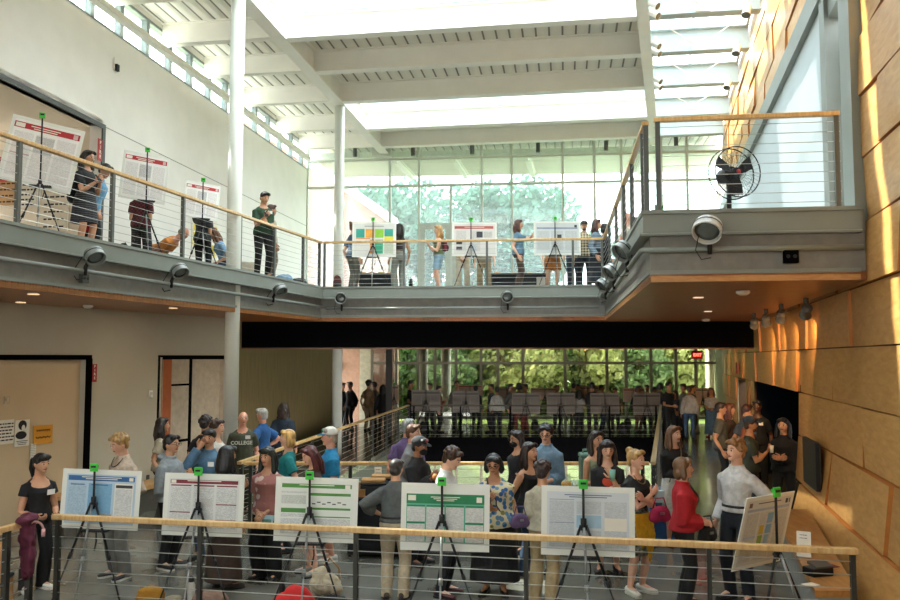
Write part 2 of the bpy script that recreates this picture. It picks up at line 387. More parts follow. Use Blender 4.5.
o = struct(fr, 'window_1', mat('#7f8a88', .4, .1), 'clerestory window band high on the left wall'); gl.xf(Matrix.Translation((-.06, 0, 0))).build('pane', CLEARGLASS, o)
# ledge rail in front of the clerestory (light trough)
b = MB(); b.prism([(XL(14)+.14, 14), (XL(27)+.14, 27), (XL(27)+.3, 27), (XL(14)+.3, 14)], 9.2, 9.32); struct(b, 'trim_light_trough', WHITE, 'slim white light trough along the clerestory')
# ground-floor left wall with two openings
w = MB()
def ws(y0, y1, z0, z1, t=-.25): w.prism([(XW(y0), y0), (XW(y1), y1), (XW(y1)+t, y1), (XW(y0)+t, y0)], z0, z1)
ws(5, 13.72, 2.64, 3.5); ws(13.72, 15.3, 0, 3.5); ws(15.3, 17.44, 2.64, 3.5)
struct(w, 'wall_left_ground', mat('#b9b19c', .75, 0, .03, 1.5), 'warm white ground floor wall on the left')
w = MB(); w.prism([(XW(5)-.12, 5), (XW(13.75)-.12, 13.75), (XW(13.75)-.5, 13.75), (XW(5)-.5, 5)], 0, 2.7); w.prism([(XW(13.75), 13.75), (XW(13.75)-.5, 13.75), (XW(13.75)-.5, 13.85), (XW(13.75), 13.85)], 0, 2.7); struct(w, 'wall_niche', TAN, 'tan back wall of the notice niche')
w = MB(); ws(5, 13.78, 2.6, 2.68, .02); ws(13.68, 13.78, 0, 2.62, .03); struct(w, 'trim_niche_frame', BLACK, 'black frame round the notice niche')
w = MB(); ws(15.27, 15.36, 0, 2.66, .02); ws(15.27, 17.44, 2.6, 2.68, .02); struct(w, 'trim_doorway_frame', BLACK, 'black frame of the second opening')
w = MB(); w.prism([(XW(15.4)-.3, 15.4), (XW(17.4)-.3, 17.4), (XW(17.4)-.5, 17.4), (XW(15.4)-.5, 15.4)], 0, 2.64); w.prism([(XW(17.4)+.02, 17.4), (XW(17.4)-.5, 17.4), (XW(17.4)-.5, 17.6), (XW(17.4)+.02, 17.6)], 0, 2.64); w.prism([(XW(15.4), 15.3), (XW(15.4)-.5, 15.3), (XW(15.4)-.5, 15.4), (XW(15.4), 15.4)], 0, 2.64); struct(w, 'wall_doorway_back', mat('#b9aa93', .7), 'pale panel wall inside the second opening')
w = MB(); w.prism([(XW(15.36)-.02, 15.36), (XW(15.62), 15.62), (XW(15.62)-.3, 15.62), (XW(15.36)-.3, 15.36)], 0, 2.62); struct(w, 'trim_door_edge', mat('#a8551f', .5), 'orange wood door edge in the opening')
w = MB()
for (y0, y1, z0, z1) in ((15.7, 16.5, 2.08, 2.12), (16.5, 16.56, 0, 2.6), (15.7, 16.5, .98, 1.03), (15.66, 15.7, 0, 2.6)):
    w.prism([(XW(y0)-.28, y0), (XW(y1)-.28, y1), (XW(y1)-.31, y1), (XW(y0)-.31, y0)], z0, z1)
struct(w, 'trim_door_panel', BLACK, 'black rails of the folding panel door')
# olive timber wall, hallway, far left pier
w = MB(); wseg(w, XW, 17.45, 30.2, 0, 3.46); struct(w, 'wall_left_far', wood('#7d6a45', '#94804f', 1, (0, 0, 0), .6, (9, 9, 1.1)), 'olive brown timber wall beside the stairwell')
w = MB(); q = onplane(362, 390, (-8, 32.3), (8, 32.3)); w.prism([(-8, 32.4), (q.x-.02, 32.4), (q.x-.02, 32.6), (-8, 32.6)], 0, 3.3); struct(w, 'wall_hallway', mat('#b9927a', .8), 'pinkish end wall of the far hallway')
w = MB(); w.prism([(-3.47, 31.6), (-2.98, 31.6), (-2.98, 31.9), (-3.47, 31.9)], 0, 3.3); struct(w, 'wall_pier', mat('#cfc8a8', .7), 'pale pier beside the far windows')
# far window walls
def curtain(i, P, Q, xs, zs, m, label, ypix, bar=.06, doors=()):
    fr = MB(); d = V((Q[0]-P[0], Q[1]-P[1])).normalized(); n = V((-d.y, d.x)); z0, z1 = zs[0], zs[-1]
    def bar_at(p, za, zb, w): fr.prism([(p+d*w/2+n*.07)[:2], (p-d*w/2+n*.07)[:2], (p-d*w/2-n*.07)[:2], (p+d*w/2-n*.07)[:2]], za, zb)
    for x in xs:
        px, top = (x if isinstance(x, tuple) else (x, z1)); p = onplane(px, ypix, P, Q); bar_at(V((p.x, p.y)), z0, top, bar)
    for z in zs: fr.prism([(V(P)+n*.06)[:2], (V(Q)+n*.06)[:2], (V(Q)-n*.06)[:2], (V(P)-n*.06)[:2]], z-bar/2, z+bar/2)
    o = struct(fr, 'window_%d' % i, MULL if i == 2 else mat('#8c8570', .5, .1, .04, 4), label)
    MB().prism([(V(P)+n*.012)[:2], (V(Q)+n*.012)[:2], (V(Q)-n*.012)[:2], (V(P)-n*.012)[:2]], z0, z1).build('pane', m, o); return o
z157 = onplane(500, 157, CWL, CWR).z; z184 = onplane(500, 184, CWL, CWR).z; z226 = onplane(450, 226, CWL, CWR).z
curtain(2, CWL, CWR, [307, 342, 390, 419, 482, 512, 563, 595, 622, 662, 688, 727, (451, z184)], [4.22, z184, z157, 9.9], HAZEGLASS, 'tall glazed window wall behind the upper bridge', 220, .075)
dr = MB(); 
for a, c in ((420, 450), (452, 481)):
    p = onplane(a, 240, CWL, CWR); q = onplane(c, 240, CWL, CWR)
    for s, e, za, zb in ((0, .16, 4.22, z226), (.84, 1, 4.22, z226), (.16, .84, z226-.12, z226), (.16, .84, 4.22, 4.45)):
        u = lerp(p, q, s); v = lerp(p, q, e); dr.prism([(u.x, u.y-.08), (v.x, v.y-.08), (v.x, v.y-.03), (u.x, u.y-.03)], za, zb)
u = onplane(419, 240, CWL, CWR); v = onplane(482, 240, CWL, CWR); dr.prism([(u.x, u.y-.09), (v.x, v.y-.09), (v.x, v.y-.02), (u.x, u.y-.02)], z226, z226+.1)
struct(dr, 'door_1', mat('#b9bfb4', .45, .1), 'pale metal frames of the double glass doors')
LW = ((-3.0, 31.5), (XR(31.5)+.4, 31.5))
curtain(3, LW[0], LW[1], [372, 396, 418, 435, 456, 481, 498, 523, 565, 607, 626, 651, 676, 696, 719], [-4.0, -.15, .35, onplane(500, 363, *LW).z, 3.3], TINTGLASS, 'wide window wall behind the far landing', 380, .1)
w = MB(); p = onplane(389, 390, (-5, 26.5), (5, 26.5)); w.prism([(p.x-.1, 26.4), (p.x+.1, 26.4), (p.x+.1, 26.6), (p.x-.1, 26.6)], -.0, 3.4); struct(w, 'column', mat('#2c2824', .6), 'dark square column on the far landing')
for px, lab in ((423, 'pale round column outside the far windows, left'), (446, 'pale round column outside the far windows, right'), (711, 'pale round column outside the windows by the corridor')):
    p = onplane(px, 390, (-5, 33), (5, 33)); struct(MB().tube([(p.x, 33, -4), (p.x, 33, 3.4)], .2, 12), 'column', mat('#e8dccb', .6), lab, True)
# right timber wall
w = MB()
def rseg(mb, y0, y1, z0, z1, t=.3, off=.14): mb.prism([(XR(y0)+off, y0), (XR(y1)+off, y1), (XR(y1)+off+t, y1), (XR(y0)+off+t, y0)], z0, z1)
for a in ((-1.2, 13.1, 0, 4.2), (13.1, 18.9, 2.12, 4.2), (18.9, 21.2, 0, 4.2), (21.2, 23.4, 2.0, 4.2), (23.4, 33, 0, 4.2), (-1.2, 8.7, 4.2, 10), (9.2, 26.4, 7.4, 10), (10.3, 26.4, 4.2, 7.4)): rseg(w, *a)
WR = struct(w, 'wall_right', mat('#5a3d22', .8), 'right hand wall clad in overlapping maple panels')
rnd = random.Random(3)
def panel(y0, y1, z0, z1, o, m=None, bulge=False):
    """o: how far the four corners stand out: near-bottom, near-top, far-bottom, far-top"""
    mb = MB(); n = V((-1, .25)).normalized(); g = .008
    def P(y, z, d): return V((XR(y)+.14+n.x*d, y+n.y*d, z))
    c = [P(y0+g, z0+g, o[0]), P(y1-g, z0+g, o[2]), P(y1-g, z1-g, o[3]), P(y0+g, z1-g, o[1])]
    d = [P(y0+g, z0+g, -.01), P(y1-g, z0+g, -.01), P(y1-g, z1-g, -.01), P(y0+g, z1-g, -.01)] if bulge else [p-V((n.x, n.y, 0))*.045 for p in c]
    mb._add(c+d, [(0, 1, 2, 3), (7, 6, 5, 4)], 0); mb._add(c+d, [(0, 4, 5, 1), (1, 5, 6, 2), (2, 6, 7, 3), (3, 7, 4, 0)], 1)
    mb.build('panel', [m or PANELWOOD, EDGEWOOD], WR)
for r in range(15):
    z0 = .06+.675*r; z1 = z0+.675; y = 4.0+rnd.uniform(0, 2.2) if r % 2 else 3.0+rnd.uniform(0, 1.5)
    y = [4.3, 5.2, 3.7, 5.0, 4.1, 4.75, 3.9, 5.3, 4.4, 5.0, 4.2, 5.2, 3.9, 4.7, 4.3][r]
    while y < 26:
        L = 2.75
        y1 = y+L
        segs = [(y, y1)]
        if 4.15 < z0+.3 and z0 < 7.3: segs = [(max(y, 3), min(y1, 8.72))] if y < 8.6 else []
        if z1 < 2.2:
            segs = [s for s in ((y, min(y1, 13.1)), (max(y, 18.9), min(y1, 21.2)), (max(y, 23.4), y1)) if s[1]-s[0] > .25]
        for a, c in segs:
            k = .02+.012*rnd.random(); big = .055+.03*rnd.random()
            o = [(big, k+.02, k, k), (k+.02, k, big, k+.03), (big, k+.01, k, k+.03), (big*.8, big, k, k+.01)][(r+int(y*1.3)) % 4]
            bu = (r == 0 and a < 11) or (r == 1 and a < 11)
            if r == 0 and bu: o = [q+(.34, .16, .34, .16)[i] for i, q in enumerate(o)]
            if r == 1 and bu: o = [q+(.12, .03, .12, .03)[i] for i, q in enumerate(o)]
            panel(a, c, z0, z1, o, None, bu)
        y = y1
b = MB(); rseg(b, 9.15, 26.3, 7.22, 7.55, .2, -.03); struct(b, 'trim_wall_beam', STEEL, 'grey steel beam under the upper timber panels')
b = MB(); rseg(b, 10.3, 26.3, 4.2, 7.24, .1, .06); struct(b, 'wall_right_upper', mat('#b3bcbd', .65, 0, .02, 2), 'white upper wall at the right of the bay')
b = MB(); rseg(b, 10.05, 10.35, 4.2, 9.9, .3, .0); rseg(b, 8.72, 9.2, 3.5, 9.9, .3, -.02); rseg(b, 9.2, 10.05, 6.9, 7.3, .2, .05); struct(b, 'trim_doorway_bay', STEEL, 'grey steel door surround at the bay')
b = MB(); rseg(b, 9.2, 10.05, 4.2, 6.9, .05, .5); struct(b, 'door_2', mat('#a9adac', .5), 'grey door set back at the bay')
b = MB(); rseg(b, 13.0, 19.0, 0, 2.2, .05, 2.3); b.prism([(XR(13.1)+.1, 13.1), (XR(13.1)+2.4, 12.6), (XR(13.1)+2.4, 12.5), (XR(13.1)+.1, 13.0)], 0, 2.2); b.prism([(XR(18.9)+.1, 18.9), (XR(18.9)+2.4, 18.6), (XR(18.9)+2.4, 18.7), (XR(18.9)+.1, 19.0)], 0, 2.2); b.prism([(XR(13)+.2, 13), (XR(13)+2.5, 12.5), (XR(19)+2.5, 18.5), (XR(19)+.2, 19)], 2.15, 2.2)
rseg(b, 21.1, 23.5, 0, 2.1, .05, .9)
struct(b, 'wall_alcove', NAVY, 'dark navy alcove off the corridor')
b = MB(); rseg(b, 23.3, 33, 0, 3.4, .02, .12); struct(b, 'wall_corridor_far', mat('#a5a184', .6), 'pale far end of the corridor wall')
# hall continues behind the photographer
b = MB(); b.prism([(-13, -1.3), (8, -1.3), (8, -1), (-13, -1)], 0, 3.2); b.prism([(-13, -1.3), (8, -1.3), (8, -1), (-13, -1)], 4.4, 10); struct(b, 'wall_back', WHITE, 'white wall behind the viewer with a long window gap')  # the long gap is unseen, added so daylight reaches the front
b = MB().prism([(-13.2, -1.2), (-13, -1.2), (-13, 12.4), (-13.2, 12.4)], 0, 10); b.prism([(-13, 12.4), (XW(12.4)-.5, 12.4), (XW(12.4)-.5, 12.6), (-13, 12.6)], 0, 3.5); struct(b, 'wall_left_outer', WHITE, 'white outer wall beyond the niche')
# ------------------------------------------------------------------ railings
def along(path, s):
    """point and direction at distance s on a 2-D polyline"""
    for i in range(len(path)-1):
        a, b = V(path[i]), V(path[i+1]); L = (b-a).length
        if s <= L or i == len(path)-2: return a.lerp(b, min(1, s/L)), (b-a).normalized()
        s -= L
def plen(path): return sum((V(path[i+1])-V(path[i])).length for i in range(len(path)-1))
def railing(label, path, z0, posts, top=1.07, ncab=9, group=None, wm=None, pm=None, foot=0., cr=.0042, pw=.05):
    c = path[0]; R = thing('cable_railing', label, 'railing', (c[0], c[1], z0), 0, group)
    MB().sweep([(p[0], p[1], z0+top-.025) for p in path], .075, .05).build('handrail', wm or HANDRAIL, R, bevel=.008)
    for s in posts:
        p, d = along(path, s); M = Matrix.Rotation(math.atan2(d.y, d.x), 3, 'Z')
        mb = MB(); mb.box((p.x, p.y, z0+(top-.05+foot)/2), (pw, .055, top-.05-foot), M)
        mb.build('post', pm or POST, R)
    for k in range(ncab):
        z = z0+.09+k*(top-.2)/(ncab-1)
        MB().tube([(p[0], p[1], z) for p in path], cr, 5).build('cable', CABLE, R)
    return R
def lat(path, px, y):
    """distance along a straight 2-point path where the photo column px crosses it"""
    p = onplane(px, y, path[0], path[1]); return (V((p.x, p.y))-V(path[0])).length
a = offset([P0, P1], .0)
LB = [P0, P1]; L = plen(LB)
railing('cable railing with wood handrail along the left gallery', LB, ZU, [1.2]+[lat(LB, x, y) for x, y in ((18, 190), (112, 210), (183, 220), (240, 240), (274, 250), (303, 262))]+[L-.1], foot=-.18, group=None)
BR = [(P1[0]+.05, P1[1]), P2]
railing('straight cable railing across the front of the upper bridge', BR, ZU, [.03]+[lat(BR, x, 265) for x in (404, 487, 573)]+[plen(BR)-.05], foot=-.18)
BS = [P2, (P3[0], P3[1]+.12)]
railing('cable railing running along the side of the upper bay', BS, ZU, [lat(BS, x, 200) for x in (609, 616, 624, 632)]+[plen(BS)-.35, plen(BS)-.0], foot=-.18, cr=.004)
BF = [(P3[0]+.06, P3[1]-.01), (4.2, 8.69)]
railing('short cable railing with the fan standing behind it', BF, ZU, [.04, plen(BF)-.04], foot=-.18, cr=.004)
FG = [(-3.98, 8.36), (3.36, 6.89)]
railing('nearest cable railing in front of the row of poster easels', FG, 0, [.06]+[lat(FG, x, 560) for x in (200, 356, 526, 709)]+[plen(FG)-.04], pm=DARKPOST, ncab=9, cr=.0042, pw=.038)
RT = [(-4.06, 8.16), (-4.5, 6.3)]
railing('short return railing at the left with a jacket hung over it', RT, 0, [.06, lat(RT, 6, 560), plen(RT)-.1], pm=DARKPOST, ncab=9, cr=.005)
VL = [(-3.19, 12.55), (-1.38, 27.5)]
railing('long handrail along the left side of the stairwell opening', VL, 0, [.1+1.87*k for k in range(9)], pm=DARKPOST, ncab=8)
VN = [(-3.1, 12.5), (3.0, 12.5)]
railing('low railing across the stairwell opening behind the food tables', VN, 0, [.1, 1.6, 3.1, 4.6, 6.0], pm=DARKPOST, ncab=8)
VR = [(3.06, 12.5), (7.0, 27.4)]
railing('pale handrail on the corridor side of the stairwell opening', VR, 0, [.1+1.9*k for k in range(9)], pm=DARKPOST, ncab=8, wm=wood('#c4a880', '#d8bf98', 2, (0, PI/2, 0), .3, (9, 9, 1.2)))
VF = [(-1.3, 27.45), (6.95, 27.45)]
railing('far railing along the front of the landing', VF, 0, [.1, 1.65, 3.3, 4.95, 6.6, 8.15], pm=BLACK, ncab=7, wm=mat('#3a2a1c', .5))
# ------------------------------------------------------------------ stage lights, conduit, small fixtures
LAMP = mat('#8d918c', .4, .2, .04, 9); LAMPW = mat('#c9c9c4', .4, .1, .03, 9); LENS = mat('#5a625f', .15, .1, .1, 12); BK = mat('#0e0e0f', .5, .1, .1, 12)
def conduit(label, path, d, z):
    pts = [(p[0], p[1], z) for p in offset(path, d)]
    o = MB().tube(pts, .03, 8).build('conduit_pipe', STEEL, None, True); tag(o, label, 'pipe'); return o
conduit('grey conduit pipe along the left gallery fascia', [P0, P1], -.09, 3.78)
conduit('thin conduit pipe along the bridge fascia', [(P1[0]+.15, P1[1]), (P2[0]-.15, P2[1])], -.07, 3.74)
conduit('grey conduit pipe bent round the bay fascia', [(3.38, 17.6), (2.2, 8.95), (4.36, 8.665)], -.10, 3.80)
def stage_light(p, aim, clampto, label, r=.13, m=LAMP, big=1):
    R = thing('stage_light', label, 'spotlight', p, 0, 'round floodlights clamped to the gallery fascia')
    a = V(aim).normalized(); p = V(p); x = a.orthogonal().normalized()
    def ring(d, rr, n=20): y = a.cross(x); return [p+a*d+(x*math.cos(2*PI*k/n)+y*math.sin(2*PI*k/n))*rr for k in range(n)]
    MB().loft([ring(-.075, r*.35), ring(-.07, r*.8), ring(-.05, r*.97), ring(.075, r), ring(.075, r*.9), ring(.03, r*.85)], True).build('housing', m, R, 'auto')
    MB().loft([ring(.031, r*.84), ring(.04, r*.5), ring(.044, .01)], True).build('lens', LENS, R, True)
    MB().loft([ring(-.012, r*1.004), ring(-.012, r*1.012), ring(.004, r*1.012), ring(.004, r*1.004)], False).build('dark_band', BK, R)
    c = V(clampto); side = (c-p); side.normalize()
    MB().ell(p-a*.06+side*r*.75, (.05, .05, .06)).build('hinge', m, R, True)
    MB().tube([p-a*.06+side*r*.8, c+V((0, 0, .05)), c-V((0, 0, .06))], [.02, .028, .022], 8).build('clamp', BK, R, True)
    q = c+V((-.1, -.03, -.12))
    MB().tube([p-a*.07, p-a*.1+V((-.1, -.02, -.06)), c+V((-.16, -.03, -.02)), q, c+V((0, -.04, -.1))], .006, 5).build('cord', BK, R, True)
    return R
def fpt(path, px, y, d, z):
    p = onplane(px, y, path[0], path[1]); q = along(path, (V((p.x, p.y))-V(path[0])).length); n = V((-q[1].y, q[1].x))
    return V((q[0].x+n.x*d, q[0].y+n.y*d, z))
for (px, y, z, dz, lab) in ((78, 262, 3.78, .2, 'grey round floodlight on the left gallery fascia, nearest the frame edge'), (165, 273, 3.78, .2, 'grey round floodlight on the left gallery fascia below the orange shirt'), (268, 289, 3.78, .19, 'grey round floodlight on the left gallery fascia below the green shirt')):
    c = fpt(LB, px, y, -.12, z); stage_light(c+V((.14, -.06, dz)), (.55, -.45, -.75), c, lab)
for (px, lab) in ((343, 'round floodlight on the bridge fascia under the coloured poster'), (508, 'round floodlight on the bridge fascia under the blue top')):
    c = fpt(BR, px, 297, -.12, 3.74); stage_light(c+V((-.02, -.06, .24)), (.1, -.95, -.35), c, lab, .135)
BS2 = [P2, P3]
for (yy, lab) in ((10.6, 'largest of the floodlights hung on the bay side fascia'), (13.2, 'middle floodlight hung on the bay side fascia'), (15.6, 'farthest floodlight hung on the bay side fascia')):
    x = 3.42+(yy-18.05)*(1.22/9.1); c = V((x-.12, yy, 3.8)); stage_light(c+V((-.05, -.02, .22)), (-.75, -.3, -.6), c, lab, .14)
c = V((2.78, 8.72, 3.8)); stage_light(c+V((-.05, -.1, .2)), (-.35, -.6, -.72), c, 'white round floodlight on the front fascia of the bay', .155, LAMPW)
def jbox(p, label, rz=0, m=STEEL_D, s=.1):
    o = thing('outlet_box', label, 'outlet box', p, rz); M = MB().box((0, 0, 0), (s*1.3, .07, s*1.2)).build('housing', m, o, False, False, bevel=.006)
    for k in (-1, 1): MB().tube([(k*s*.3, -.036, .0), (k*s*.3, -.04, .0)], s*.18, 10).build('socket', BK, o, False, False)
    return o
p = fpt(LB, 82, 279, -.03, 3.69); jbox(p, 'small grey outlet box under the nearest left floodlight', math.atan2(P1[1]-P0[1], P1[0]-P0[0])-PI+.0+PI)
jbox((3.63, 8.68, 3.71), 'dark outlet box on the bay front fascia', -.13, BLACK, .115)
def disc(p, r, m, name, label, cat):
    o = MB().loft([[V((p[0]+rr*math.cos(2*PI*k/16), p[1]+rr*math.sin(2*PI*k/16), p[2]+z)) for k in range(16)] for rr, z in ((r, 0), (r*.95, -.03), (r*.5, -.055))]).build(name, m, None, True)
    return tag(o, label, cat)
p = atz(743, 291, 3.46); disc(p, .085, WHITE, 'smoke_detector', 'white smoke detector on the soffit of the bay', 'smoke detector')
p = atz(706, 319, 3.46); disc(p, .09, WHITE, 'smoke_detector', 'small pale detector at the far end of the bay soffit', 'smoke detector')
p = atz(88, 305, 3.46); disc(p, .08, WHITE, 'smoke_detector', 'white smoke detector under the left gallery', 'smoke detector')
WARM = (1, .62, .3)
def lamp(kind, loc, power, color=(1, .8, .6), size=.1, aim=None, spot=60, blend=.6):
    d = bpy.data.lights.new('lamp_light', kind); d.energy = power; d.color = color
    if kind == 'SPOT': d.spot_size = math.radians(spot); d.spot_blend = blend; d.shadow_soft_size = size
    elif kind == 'AREA': d.shape = 'DISK'; d.size = size
    elif kind == 'POINT': d.shadow_soft_size = size
    o = bpy.data.objects.new('lamp_light', d); C.objects.link(o); o.location = loc
    if aim is not None: o.rotation_euler = (V(aim)-V(loc)).to_track_quat('-Z', 'Y').to_euler()
    return o
def track_light(p, aim, label, m, s=1., power=0, group='track spotlights under the bay', color=WARM):
    R = thing('track_light', label, 'spotlight', p, 0, group); p = V(p); a = (V(aim)-p).normalized()
    MB().tube([p, p-V((0, 0, .05*s)), p-V((0, 0, .09*s))], [.03*s, .03*s, .02*s], 8).build('mount', m, R, 'auto')
    q = p-V((0, 0, .14*s)); 
    MB().tube([q-a*.09*s, q-a*.06*s, q+a*.05*s, q+a*.1*s], [.03*s, .058*s, .05*s, .068*s], 12).build('lamp_head', m, R, 'auto')
    MB().tube([q+a*.1*s, q+a*.104*s], .058*s, 12).build('lens', emit('#ffb066', 6) if power else LENS, R)
    if power: 
        l = lamp('SPOT', q+a*.13*s, power, color, .04, V(q)+a*2, 75)
    return R
TR = mat('#6b675f', .5, .2, .05, 8)
for i, (px, py, lab) in enumerate(((806, 303, 'nearest of the track spotlights under the bay soffit'), (781, 309, 'second track spotlight under the bay soffit'), (766, 314, 'third track spotlight under the bay soffit'), (754, 318, 'farthest track spotlight under the bay soffit'))):
    p = atz(px, py-5, 3.46); q = V((XR(p.y+1.6), p.y+1.9, 2.4)); track_light(p, q, lab, TR, 1.25, 70)
for i, (px, lab) in enumerate(((719, 'farthest'), (727, 'fourth'), (735, 'third'), (744, 'second'))):
    p = V((XR(20)-.35, 0, 0)); y = 27-i*2.1; p = V((XR(y)-.45, y, 3.3)); track_light(p, (XR(y+1)+.1, y+1.4, 1.9), 'small black track light over the corridor, %s of four from the bulkhead' % lab, BK, 1.3, 22, 'track lights over the far corridor')
# white lamps on the roof girders
for i, t in enumerate((17.25, 19.3, 21.6)):
    for k in range(2):
        p = T(t-.5-k*.45, '2'); p = V((p[0]+.22, p[1], 9.5))
        track_light(p, p+V((.5, -.4, -.5)), 'white roof spotlight %s on the %s beam of the skylight strip' % (('nearer the beam', 'set back')[k], ('nearest', 'middle', 'farthest')[i]), WHITE, 1.15, 0, 'white spotlights on the roof girder')
    p = T(t-.3, 'R'); p = V((p[0]-.3, p[1], 9.55)); track_light(p, p+V((-.2, -.2, -.6)), 'white roof spotlight by the timber wall on the %s beam' % ('nearest', 'middle', 'farthest')[i], WHITE, 1.4, 0, 'white spotlights by the timber wall')
# dark lamps along the top of the window wall
for px, py in ((355, 148), (413, 147), (472, 145), (538, 143), (606, 141), (676, 137)):
    p = onplane(px, py, (CWL[0], CWL[1]-.3), (CWR[0], CWR[1]-.3)); o = MB().tube([p, p-V((0, 0, .3))], .07, 10).build('ceiling_spotlight', STEEL_D, None, 'auto'); tag(o, 'dark cylinder spotlight above the window wall, %s' % {355: 'leftmost by the grey vent', 413: 'second from the left', 472: 'third from the left', 538: 'fourth from the left', 606: 'second from the right', 676: 'rightmost above the fan'}[px], 'spotlight', 'cylinder spotlights above the window wall')
p = onplane(382, 150, (CWL[0], CWL[1]-.25), (CWR[0], CWR[1]-.25)); o = MB().box(p, (.62, .2, .5)).build('vent_box', MULL, None); tag(o, 'grey vent box at the top of the window wall', 'vent')
# soffit downlights (they light the ground floor)
for (x, y) in ((-5.4, 10.6), (-4.6, 13.6), (-6.4, 12.2), (3.4, 11.2), (4.6, 14.6)):
    o = MB().tube([(x, y, 3.462), (x, y, 3.45)], .07, 14).build('downlight', emit('#ffd9ac', .6), None); tag(o, {-5.4: 'round downlight nearest on the left soffit', -4.6: 'round downlight in the left soffit by the column', -6.4: 'round downlight over the notice niche', 3.4: 'round downlight in the bay soffit', 4.6: 'round downlight far back in the bay soffit'}[x], 'downlight', 'round soffit downlights')
    if x > -5: lamp('AREA', (x, y, 3.43), LOWLAMP, (1, .78, .52), .14, (x, y, 0))
# ------------------------------------------------------------------ signs and notices
def text(s, size, M, m, parent, name='lettering', ext=.001):
    c = bpy.data.curves.new(name, 'FONT'); c.body = s; c.size = size; c.align_x = 'CENTER'; c.align_y = 'CENTER'; c.extrude = ext; c.offset = size*.03; c.resolution_u = 2
    o = bpy.data.objects.new(name, c); C.objects.link(o); bpy.context.view_layer.update()
    me = bpy.data.meshes.new_from_object(o.evaluated_get(bpy.context.evaluated_depsgraph_get())); bpy.data.objects.remove(o)
    me.transform(M); me.materials.clear(); me.materials.append(m); o = bpy.data.objects.new(name, me); C.objects.link(o); o.parent = parent; return o
FACE = Matrix.Rotation(PI/2, 4, 'X')               # text in the xz plane read from -y
def wallsign(px, py, P, Q, w, h, m, name, label, cat, off=.02, lines=(), th=.01, edge=None):
    p = onplane(px, py, P, Q); d = V((Q[0]-P[0], Q[1]-P[1])).normalized(); rz = math.atan2(d.y, d.x)
    if math.cos(rz) < -.01: rz += PI
    R = thing(name, label, cat, p-V((d.y, -d.x, 0)).normalized()*0, rz); R.location = p+Matrix.Rotation(rz, 3, 'Z') @ V((0, -off, 0))
    MB().box((0, 0, 0), (w, th, h)).build('sheet', m, R, False, False); return R
W1 = ((XW(8)-.12, 8), (XW(13)-.12, 13)); PAPER = mat('#e8e2d2', .8, 0, .03, 5); INK = mat('#26221f', .8, 0, .1, 9)
def scribble(R, w, h, rows, m, y=-.008, t=.008):
    rr = random.Random(len(R.name)+rows); mb = MB()
    for k in range(rows):
        z = h*(.5-(k+.6)/(rows+.2)); x = -w*.42
        while x < w*.36:
            L = w*rr.uniform(.08, .2); mb.box((x+L/2, y, z), (L, .003, t)); x += L+w*.05
    mb.build('lettering', m, R, False, False)
R = wallsign(42, 434.5, *W1, .36, .29, mat('#d9962e', .8, 0, .03, 4), 'notice_sheet', 'yellow handwritten notice taped to the tan niche wall', 'notice')
def squig(R, w, z, amp, n, m):
    MB().tube([(lerp(-w/2, w/2, k/60), -.009, z+amp*math.sin(k*n)*(.6+.4*math.sin(k*.7))) for k in range(61)], .004, 4).build('handwriting', m, R, False, False)
squig(R, .26, .07, .022, 1.3, mat('#7a4d17', .8)); squig(R, .28, -.04, .022, 1.1, mat('#7a4d17', .8))
R = wallsign(21, 433, *W1, .26, .4, PAPER, 'notice_sheet', 'black and white portrait poster pinned beside the yellow notice', 'poster')
mb = MB(); mb.ell((0, -.008, .12), (.075, .004, .075)); mb.ell((-.02, -.008, -.03), (.1, .004, .06)); mb.build('portrait', INK, R, True, False); MB().ell((.012, -.011, .08), (.032, .003, .045)).build('portrait_face', PAPER, R, True, False)
mb = MB(); [mb.box((0, -.008, -.12-.025*k), (.2-.03*k, .003, .008)) for k in range(3)]; mb.build('writing', INK, R, False, False)
R = wallsign(4, 432, *W1, .3, .36, PAPER, 'notice_sheet', 'leftmost white notice with black lettering on the niche wall', 'notice'); scribble(R, .3, .3, 6, INK, t=.02)
R = wallsign(32, 452, *W1, .1, .26, PAPER, 'notice_sheet', 'narrow white slip hanging under the yellow notice', 'notice'); scribble(R, .1, .24, 9, INK, t=.004)
R = wallsign(6, 400, *W1, .1, .12, mat('#b9aa90', .5), 'wall_switch', 'small square control plate high on the niche wall', 'switch'); MB().box((0, -.01, .01), (.05, .012, .05)).build('button', TAN, R, False, False)
W2 = ((XW(13.8), 13.8), (XW(15.2), 15.2)); RED = mat('#a3262a', .5, 0, .05, 9)
R = wallsign(93.5, 373, *W2, .1, .3, RED, 'fire_sign', 'red fire extinguisher sign on the white wall by the niche frame', 'sign')
for k, ch in enumerate('FIRE'): text(ch, .06, Matrix.Translation((0, -.008, .11-.065*k)) @ FACE, PAPER, R)
R = wallsign(150, 394, *W2, .09, .13, WHITE, 'wall_thermostat', 'white thermostat on the ground floor wall by the doorway', 'thermostat'); MB().box((0, -.012, .01), (.05, .01, .05)).build('dial', mat('#bdb8ab'), R, False, False)
R = wallsign(147, 478, *W2, .07, .11, BK, 'wall_outlet', 'dark wall outlet low beside the doorway', 'outlet'); MB().box((0, -.008, 0), (.04, .006, .06)).build('socket', STEEL_D, R, False, False)
WU = ((XL(15.6), 15.6), (XL(27), 27))
R = wallsign(99, 150, *WU, .14, .42, RED, 'fire_sign', 'red fire sign beside the gallery recess', 'sign')
for k, ch in enumerate('FIRE'): text(ch, .09, Matrix.Translation((0, -.008, .14-.09*k)) @ FACE, PAPER, R)
R = wallsign(115, 65, *WU, .14, .26, WHITE, 'wall_strobe', 'white alarm strobe high on the left wall', 'alarm'); MB().box((0, -.03, -.06), (.09, .05, .13)).build('lens', BK, R, False, False)
STICKY = mat('#e3cf4a', .8, 0, .05, 6)
